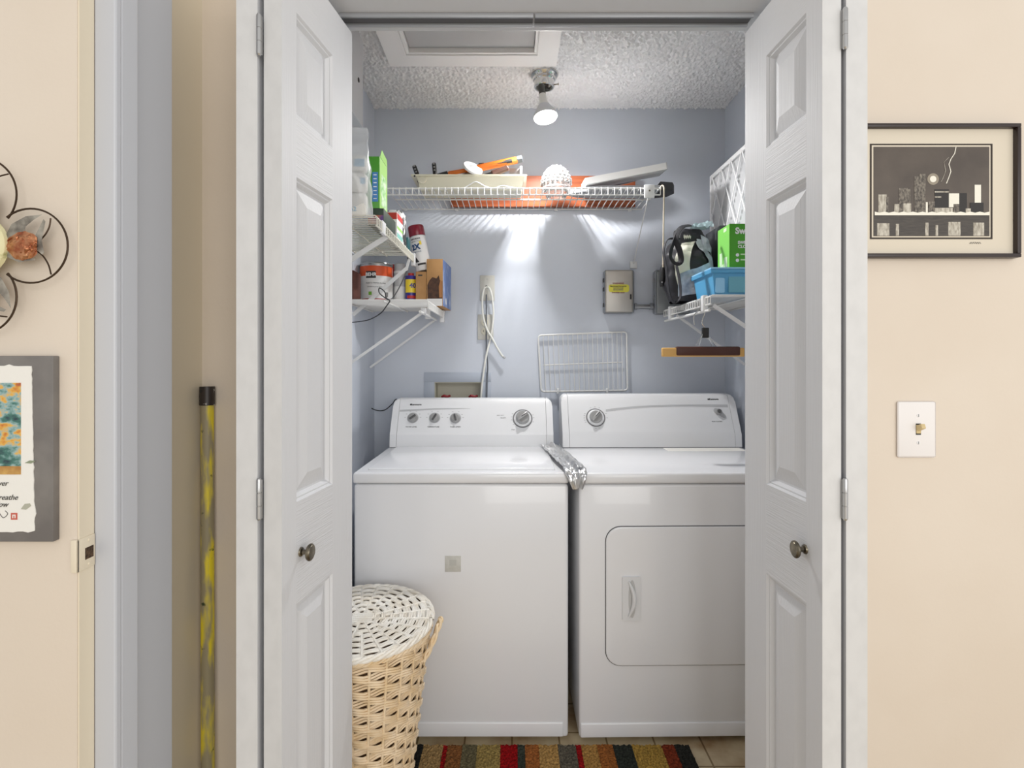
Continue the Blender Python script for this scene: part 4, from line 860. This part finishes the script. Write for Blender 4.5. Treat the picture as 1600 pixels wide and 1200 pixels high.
solo('white_cable', MB().tube(bez(pts, 8), .0046, 8), cordw, pts[0], 'long white cable running from the upper wall plate down behind the washer', 'cable')
pts = [P(760.5,518,YB-.012),P(760,540,cy+.008),P(762,570,cy+.008),P(761,600,cy+.008),P(760,650,cy+.008)]
gcord = solo('grey_cord', MB().tube(bez([P(760,460,cy+.006)]+pts[1:], 8), .0032, 8), mat('slate_cord', C(98,102,110), .5), pts[2], 'thin grey cord hanging straight down behind the white cords', 'cord')
# electrical boxes
steelbox = mat('grey_box_paint', C(150,153,158), .35, .4); cover = mat('brushed_cover', C(196,190,182), .4, .35, col2=C(184,182,178), nscale=6)
eb = thing('electrical_box', (X(965,YB),YB,Z(491,YB)), 'grey electrical box with silver cover and yellow warning label', 'electrical box')
part('housing', MB().box(X(941.5,YB), X(988,YB), YB-.050, YB-.0005, Z(491,YB), Z(424,YB), .010, 3), steelbox, eb)
cv = part('cover', MB().box(X(945.5,YB-.05), X(988,YB-.05), YB-.058, YB-.050, Z(488.5,YB-.05), Z(422.5,YB-.05), .007, 3), cover, eb)
part('latch', MB().box(X(985,YB-.05)-.004, X(985,YB-.05)+.003, YB-.061, YB-.057, Z(468,YB-.05), Z(460,YB-.05), .001), black, cv)
part('warning_label', MB().prism(rrect(X(951,YB-.058), X(983,YB-.058), Z(456.5,YB-.058), Z(444.5,YB-.058), .010), (0,YB-.0583,0), (1,0,0), (0,0,1), (0,-.0006,0)), mat('yellow_label', C(226,218,76), .5), cv)
red_t = mat('rust_red_print', C(140,70,50), .6)
for (s_, py, sz, m) in (('WARNING', 443, .0105, red_t), ('RISK OF ELECTRIC SHOCK', 447.5, .0062, print_dark), ('TURN OFF POWER', 450.2, .0055, print_mid), ('BEFORE OPENING', 453, .0055, print_mid), ('DANGER HIGH', 457.3, .0085, red_t)):
    text(s_, sz, P(966,py,YB-.0592), R, (0,0,1), m, cv, .0002)
for py in (440, 454, 478): part('hinge_lug', MB().box(X(941,YB)-.003, X(941,YB)+.002, YB-.045, YB-.030, Z(py+3,YB), Z(py-3,YB), .001), rubber_and_gap, eb)
eb2 = thing('electrical_box', (X(1040,YB),YB,Z(492,YB)), 'plain dark grey electrical box half hidden by the tote bag straps', 'electrical box')
part('housing', MB().box(X(1019,YB), X(1072,YB), YB-.050, YB-.0005, Z(492,YB), Z(424,YB), .010, 3), steelbox, eb2)
part('cover', MB().box(X(1025,YB-.05), X(1077,YB-.05), YB-.060, YB-.050, Z(491,YB-.05), Z(423,YB-.05), .008, 3), mat('mid_grey_cover', C(146,150,152), .4, .4), eb2)
for py in (440, 466): part('hinge_lug', MB().box(X(1019,YB)-.004, X(1019,YB)+.002, YB-.045, YB-.030, Z(py+3,YB), Z(py-3,YB), .001), steelbox, eb2)
cn = thing('conduit', (X(1003,YB),YB-.025,Z(479,YB)), 'short metal conduit joining the two electrical boxes', 'conduit')
zc_ = Z(479,YB-.025); part('pipe', MB().tube([(X(989,YB),YB-.025,zc_),(X(1018,YB),YB-.025,zc_)], .0105, 16), tinm, cn)
for px in (991, 1015): part('coupling', MB().tube([(X(px,YB)-.006,YB-.025,zc_),(X(px,YB)+.006,YB-.025,zc_)], .0145, 16), steelbox, cn)
# wire rack hung on the wall
ry = YB-.014; wr = thing('wire_rack', (X(910,ry),ry,Z(613,ry)), 'white wire rack hung flat on the wall above the dryer', 'rack')
cs = [(841,524),(979,518.5),(980.5,610),(845.5,612)]
fr = []
for i, (cx_, cy_) in enumerate(cs):
    p = Vector(P(cx_,cy_,ry)); a = Vector(P(*cs[i-1],ry)); b_ = Vector(P(*cs[(i+1) % 4],ry)); r_ = .016
    q0 = p+(a-p).normalized()*r_; q1 = p+(b_-p).normalized()*r_
    for k in range(6): t_ = k/5; fr.append(q0*(1-t_)**2+p*2*t_*(1-t_)+q1*t_*t_)
part('outer_frame', MB().tube(fr, .0042, 8, closed=True), wirew, wr)
for k in range(17):
    f = (k+1)/18; a = P(841+138*f, 524-5.5*f+.5, ry-.003); b_ = P(845.5+135*f, 612-2*f-.5, ry-.003)
    part('rack_wire', MB().tube([a, b_], .0017, 6), wirew, wr)
part('cross_bar', MB().tube([P(849,570.5,ry+.003), P(972,566,ry+.003)], .0026, 6), wirew, wr)
for px in (871.5, 948.5):
    part('support_clip', MB().box(X(px,ry)-.005, X(px,ry)+.005, ry-.008, YB-.0005, Z(615.5,ry), Z(606.5,ry), .002), bracket_m, wr)
# ------------------------------------------------------------------ hallway: pictures, switch, pole
fy = YW; fX0, fX1, fZ0, fZ1 = .744, X(1590,1.225), Z(403,1.225), Z(195,1.225)
fp = thing('framed_photo', ((fX0+fX1)/2,fy,fZ0), 'framed night skyline photograph with lightning and moon beside the closet', 'picture')
frm = mat('dark_walnut_frame', C(46,34,32), .35); matb = mat('cream_mat_board', C(222,212,194), .8)
for (a, b_, c_, d_) in ((fX0,fX1,fZ1-.0085,fZ1),(fX0,fX1,fZ0,fZ0+.0085),(fX0,fX0+.0085,fZ0+.0085,fZ1-.0085),(fX1-.0085,fX1,fZ0+.0085,fZ1-.0085)): part('frame_bar', MB().box(a, b_, fy-.020, fy-.0005, c_, d_, .0015), frm, fp)
py_ = fy-.008
part('mat_board', MB().box(fX0+.008, fX1-.008, py_, fy-.002, fZ0+.008, fZ1-.008), matb, fp)
A = lambda px, py: (X(px,py_-.001), Z(py,py_-.001))
q0 = A(1359.5,224.5); q1 = A(1551,373.5)
part('dark_inner_mat', MB().box(q0[0], q1[0], py_-.0008, py_, q1[1], q0[1]), mat('dark_mat', C(56,48,42), .7), fp)
q0 = A(1362,227); q1 = A(1547.5,371); part('light_inner_mat', MB().box(q0[0], q1[0], py_-.0012, py_-.0006, q1[1], q0[1]), matb, fp)
q0 = A(1364.5,229.5); q1 = A(1545.5,369)
pr_ = part('print', MB().box(q0[0], q1[0], py_-.0016, py_-.001, q1[1], q0[1]), mat('night_sky_glare_print', C(92,82,73), .4, col2=C(76,67,60), nscale=12), fp, label='night skyline print with glass reflection painted into its tone')  # sky lightened and browned to carry the reflection on the glass
lit = mat('lit_building_print', C(206,200,186), .5, col2=C(150,142,128), nscale=150, nstretch=(2,1,.6)); litw = mat('bright_print', C(240,236,222), .5); dimb = mat('dim_building_print', C(134,126,114), .5, col2=C(66,59,54), nscale=170, nstretch=(1.6,1,1)); drk = mat('dark_building_print', C(38,34,32), .5); water = mat('dark_water_print', C(58,52,47), .4, col2=C(74,67,60), nscale=60, nstretch=(1,1,8))
def flat(nm, pts, m, lay): part(nm, MB().prism([A(*p) for p in pts], (0,py_-.0016-.0002*lay,0), (1,0,0), (0,0,1), (0,-.00018,0)), m, pr_, 0)
def rect(x0, y0, x1, y1): return [(x0,y0),(x1,y0),(x1,y1),(x0,y1)]
flat('water', rect(1364.5,336,1545.5,369), water, 1)
flat('moon_halo', [(1457.5+9*math.cos(a),280+9*math.sin(a)) for a in [i*math.pi/12 for i in range(24)]], mat('moon_halo_print', C(150,140,124), .5), 1)
flat('moon', [(1457.5+5*math.cos(a),280+5*math.sin(a)) for a in [i*math.pi/12 for i in range(24)]], litw, 2)
for bi, (b_, m) in enumerate(((rect(1372,304,1385,336),lit),(rect(1384,308,1388,334),dimb),(rect(1397,319,1404,334),lit),(rect(1404,294,1422,334),dimb),(rect(1411,318,1423,334),lit),(rect(1428,276,1437,334),dimb),(rect(1436,272,1445.5,334),dimb),(rect(1446,316,1449,334),litw),(rect(1450,315,1460,334),dimb),(rect(1460,296,1482,334),drk),(rect(1460,299,1482,301),lit),(rect(1460,307,1470,309),lit),(rect(1482,302.5,1498,324),litw),(rect(1489,319,1500,334),dimb),(rect(1460,325,1488,333),lit),(rect(1498,302,1510,334),drk),(rect(1522,289,1532,320),litw),(rect(1515,317,1536,334),drk),(rect(1508,326,1516,333),lit))): flat('building', b_, m, 1.2+bi*.14)
flat('shore_lights', [(1366,334)]+[(1366+179*i/24, 331.5+(1.2 if i % 2 else -.6)) for i in range(25)]+[(1545,334.5),(1545,336.5),(1366,336.5)], litw, 4)
for (x0_, x1_, y0_) in ((1370,1389,349),(1399,1404,350),(1445,1450,348),(1461,1465,352),(1481,1500,347),(1520,1537,348)): flat('reflection', rect(x0_,y0_,x1_,368.5), lit, 3)
def bolt(pts, wdt, m): 
    flat('lightning', [(x-wdt/2,y) for (x,y) in pts]+[(x+wdt/2,y) for (x,y) in reversed(pts)], m, 3)
bolt([(1493,230),(1491,240),(1485,249),(1482,257),(1485,268),(1482,277),(1478,287)], 1.3, litw); bolt([(1482,246),(1474,254),(1477,267),(1473,278),(1470,284)], .6, lit)
part('signature', MB().tube([P(1515+1.0*i, 379.5+1.6*math.sin(i*1.9)*(1 if i % 5 else 1.6), py_-.0008) for i in range(19)], .00035, 4), print_dark, fp)
# light switch
lz0, lz1, lx0, lx1 = Z(714,YW), Z(627,YW), X(1400,YW), X(1459.5,YW); cx_ = X(1431.5,YW); cz_ = Z(670,YW)
ls = thing('light_switch', (cx_,YW,lz0), 'white wall plate light switch with ivory toggle under the skyline picture', 'light switch')
part('plate', MB().box(lx0, lx1, YW-.0065, YW-.0005, lz0, lz1, .0045, 4), mat('switch_plate', C(236,232,230), .3), ls)
part('toggle_slot', MB().box(cx_-.0055, cx_+.0055, YW-.0071, YW-.006, cz_-.0125, cz_+.0125), drk, ls)
part('toggle', MB().box(-.0048, .0048, -.019, 0, -.0055, .0055, .0015, M=Matrix.Translation((cx_,YW-.005,cz_+.001)) @ Matrix.Rotation(math.radians(-24), 4, 'X')), mat('ivory_toggle', C(212,190,140), .4), ls)
part('toggle_base', MB().box(cx_-.0052, cx_+.0052, YW-.0085, YW-.006, cz_-.0095, cz_+.0095, .001), MATS['ivory_toggle'], ls)
for dz in (.0302, -.0302):
    sc_ = part('screw', MB().lathe([(.0036,0),(.003,.0012)], (cx_,YW-.0065,cz_+dz), (0,-1,0), 14), white, ls); part('screw_slot', MB().box(cx_-.0005, cx_+.0005, YW-.0079, YW-.0076, cz_+dz-.003, cz_+dz+.003), print_dark, sc_)
# yellow pole in the corner
pa, pb = Vector((-.6685,1.217,Z(604,1.217))), Vector((-.655,1.196,.001)); d_ = (pb-pa)
pole = thing('yellow_pole', pb, 'yellow paint-worn pole with dark cap leaning in the hallway corner', 'pole')
ym = mat('worn_yellow_paint', C(226,206,40), .5, col2=C(150,140,112), nscale=11, nstretch=(3,3,.6), contrast=(.42,.54))
nt = ym.node_tree; b_ = nt.nodes['Principled BSDF']; src = [l for l in nt.links if l.to_socket.name == 'Base Color'][0].from_socket
tc = nt.nodes.new('ShaderNodeTexCoord'); nz = nt.nodes.new('ShaderNodeTexNoise'); nz.inputs['Scale'].default_value = 26; nz.inputs['Detail'].default_value = 5; nt.links.new(tc.outputs['Object'], nz.inputs['Vector'])
cr = nt.nodes.new('ShaderNodeValToRGB'); cr.color_ramp.elements[0].position = .62; cr.color_ramp.elements[1].position = .66; cr.color_ramp.elements[0].color = (0,0,0,1); cr.color_ramp.elements[1].color = (1,1,1,1); nt.links.new(nz.outputs['Fac'], cr.inputs[0])
mx = nt.nodes.new('ShaderNodeMix'); mx.data_type = 'RGBA'; nt.links.new(cr.outputs[0], mx.inputs[0]); nt.links.new(src, mx.inputs[6]); mx.inputs[7].default_value = C(50,62,36); nt.links.new(mx.outputs[2], b_.inputs['Base Color'])
part('shaft', MB().tube([pa+d_*.035, pa+d_*.2, pa+d_*.6, pb], .0135, 24), ym, pole)
part('cap', MB().tube([pa, pa+d_*.0348], .0155, 24), mat('black_chipped_cap', C(44,36,34), .45, col2=C(190,186,180), nscale=70, contrast=(.62,.68)), pole)
part('cap_hole', MB().lathe([(.0035,0),(.0035,.001)], pa+d_*.008+Vector((-.006,-.0142,0)), (-.3,-1,0), 10), black, pole)
# art board with torn paper
YP = .80; aw = thing('art_board', (-.76,YP,Z(848,YP)), 'slate grey board with torn paper autumn painting on the left wall', 'picture')
slate = mat('slate_board', C(126,122,118), .6, col2=C(108,104,102), nscale=16)
part('board', MB().box(-.88, X(83,YP-.012), YP-.012, YP-.0005, Z(847,YP-.012), Z(556,YP-.012), .0015), slate, aw)
yb = YP-.0122; edge = []
for i in range(40):
    f = i/39; edge.append((X(50+5*f+1.6*noise.noise(Vector((f*30,1,0)))+(4 if .83 < f < .9 else 0)*random.random(), yb), Z(572+257*f, yb)))
edge = [(-.862, Z(571,yb))]+[(X(8+7*i, yb), Z(571+1.5*random.random()-(2 if i == 1 else 0), yb)) for i in range(6)]+edge+[(X(45-8*i, yb), Z(830+2*random.random(), yb)) for i in range(6)]+[(-.862, Z(830,yb))]
pp = part('torn_paper', MB().prism(edge, (0,yb,0), (1,0,0), (0,0,1), (0,-.0012,0)), paper_and_glare, aw, 0, label='torn white handmade paper')
am = mat('autumn_painting', C(60,110,100), .5); nt = am.node_tree; b_ = nt.nodes['Principled BSDF']; tc = nt.nodes.new('ShaderNodeTexCoord')
mp = nt.nodes.new('ShaderNodeMapping'); mp.inputs['Scale'].default_value = (1,1,1.6); nt.links.new(tc.outputs['Object'], mp.inputs[0])
nz = nt.nodes.new('ShaderNodeTexNoise'); nz.inputs['Scale'].default_value = 42; nz.inputs['Detail'].default_value = 6; nt.links.new(mp.outputs[0], nz.inputs['Vector'])
cr = nt.nodes.new('ShaderNodeValToRGB'); cr.color_ramp.elements[0].position = .3; cr.color_ramp.elements[0].color = C(40,60,70); cr.color_ramp.elements[1].position = .72; cr.color_ramp.elements[1].color = C(150,70,70)
for (p_, c_) in ((.40,(70,120,110)),(.48,(150,180,180)),(.54,(224,176,80)),(.62,(200,120,50))): e = cr.color_ramp.elements.new(p_); e.color = C(*c_)
nt.links.new(nz.outputs['Fac'], cr.inputs[0]); nt.links.new(cr.outputs[0], b_.inputs['Base Color'])
part('painting', MB().box(-.848, X(32,yb-.002), yb-.0018, yb-.001, Z(728,yb), Z(598,yb)), am, pp)
part('painted_path', MB().box(-.848, X(32,yb-.002), yb-.0018, yb-.001, Z(741,yb), Z(728,yb)), mat('ochre_paint', C(206,164,90), .5, col2=C(170,120,60), nscale=60), pp)
ink = mat('grey_ink', C(86,84,80), .7)
for (s_, px, py) in (('over', 4, 755), ('Breathe', 12, 777), ('slow', 4, 788)): text(s_, .0105, (X(px,yb),yb-.0013,Z(py,yb)), R, (0,.0,1), ink, pp, skew=.35)
part('brush_mark', MB().tube(bez([P(-2,800,yb-.0014),P(5,809,yb-.0014),P(12,803,yb-.0014),P(8,798,yb-.0014)], 5), .0005, 5), ink, pp)
sealm = mat('seal_red', C(196,96,80), .6)
part('red_seal', MB().box(X(18.5,yb), X(28.5,yb), yb-.0016, yb-.001, Z(811.5,yb), Z(801,yb)), sealm, pp)
part('seal_mark', MB().box(X(21,yb), X(26,yb), yb-.0019, yb-.0015, Z(805,yb), Z(803.5,yb)).box(X(21,yb), X(22.5,yb), yb-.0019, yb-.0015, Z(809,yb), Z(805,yb)).box(X(24.5,yb), X(26,yb), yb-.0019, yb-.0015, Z(809,yb), Z(805,yb)), paper_and_glare, pp, kind='stuff')
part('pressed_leaf', MB().prism([A2 for A2 in [(X(34,yb),Z(795,yb)),(X(40,yb),Z(787,yb)),(X(48,yb),Z(786,yb)),(X(50,yb),Z(790,yb)),(X(42,yb),Z(796,yb))]], (0,yb-.0012,0), (1,0,0), (0,0,1), (0,-.0005,0)), mat('dried_leaf', C(176,176,160), .7), pp)
part('pressed_leaf', MB().prism([(X(40,yb),Z(723,yb)),(X(48,yb),Z(719,yb)),(X(57,yb),Z(720,yb)),(X(50,yb),Z(724,yb))], (0,yb-.0012,0), (1,0,0), (0,0,1), (0,-.0005,0)), mat('sage_leaf', C(142,150,126), .7), pp)
# metal flower
ff = thing('metal_flower', P(-32,384,YP), 'wire petal metal flower with copper centre on the left wall', 'wall decor')
iron = mat('bronze_wire', C(70,54,40), .4, .7); copper = mat('hammered_copper', C(158,88,58), .35, .8, col2=C(206,150,110), nscale=70, bump=.9, bscale=90, bdist=.004); zinc = mat('aged_zinc', C(176,170,158), .45, .5, col2=C(110,104,96), nscale=50)
fyy = YP-.020
def fpt(r, a, dx=0): # pixel offset from centre in the flower plane
    return P(-32+r*math.cos(a), 384-r*math.sin(a), fyy-dx)
for k in range(4):
    a0 = k*math.pi/2
    c_, s_ = math.cos(a0), math.sin(a0)
    def loc(u, v, dx=0): return P(-32+u*c_-v*s_, 384-(u*s_+v*c_), fyy-dx)
    arc = [loc(80+58*math.cos(t_), 58*math.sin(t_)) for t_ in [math.radians(-130+260*i/40) for i in range(41)]]
    pe = part('petal_loop', MB().tube(arc, .0014, 6), iron, ff)
    part('petal_vein', MB().tube(bez([loc(111,43),loc(109,30),loc(103,18),loc(95,9)], 6), .0011, 5), iron, pe)
    part('petal_vein', MB().tube(bez([loc(112,-45),loc(107,-28),loc(95,-12),loc(75,-3)], 6), .0011, 5), iron, pe)
    part('copper_petal', MB().grid(lambda u, v: loc(40+50*u, (v-.5)*46*math.sin(math.pi*(.18+.74*(1-u)))+3*noise.noise(Vector((u*5,v*5,k))), .006+.008*math.sin(math.pi*v)*math.sin(math.pi*u)+.003*noise.noise(Vector((u*9,v*9,k+4)))), 16, 14), copper, pe)
    for poly in ([(36,8),(50,34),(72,46),(98,49),(84,40),(72,30),(70,14)], [(38,-8),(44,-18),(62,-26),(88,-22),(74,-14),(66,-4)], [(84,10),(100,42),(103,38),(97,8),(101,-10),(98,-14),(80,2)]):
        part('zinc_fin', MB().prism([(p[0],p[1]) for p in poly], (0,0,0), loc(1,0)-loc(0,0), loc(0,1)-loc(0,0), (0,-.001,0)) if False else MB().add([loc(p[0],p[1],.004) for p in poly]+[loc(p[0],p[1],.0052) for p in poly], [tuple(range(len(poly))), tuple(range(2*len(poly)-1,len(poly)-1,-1))]+[(i, (i+1) % len(poly), len(poly)+(i+1) % len(poly), len(poly)+i) for i in range(len(poly))]), zinc, pe, 0)
part('centre_dome', MB().lathe([(.042,0),(.041,.006),(.034,.014),(.02,.019),(0,.021)], fpt(0,0,.004), (0,-1,0), 32), mat('pale_yellow_dome', C(222,216,172), .5, col2=C(150,150,90), nscale=70, contrast=(.55,.72)), ff)
part('wall_stem', MB().tube([fpt(0,0,0), P(-32,384,YP-.0005)], .006, 8), iron, ff)
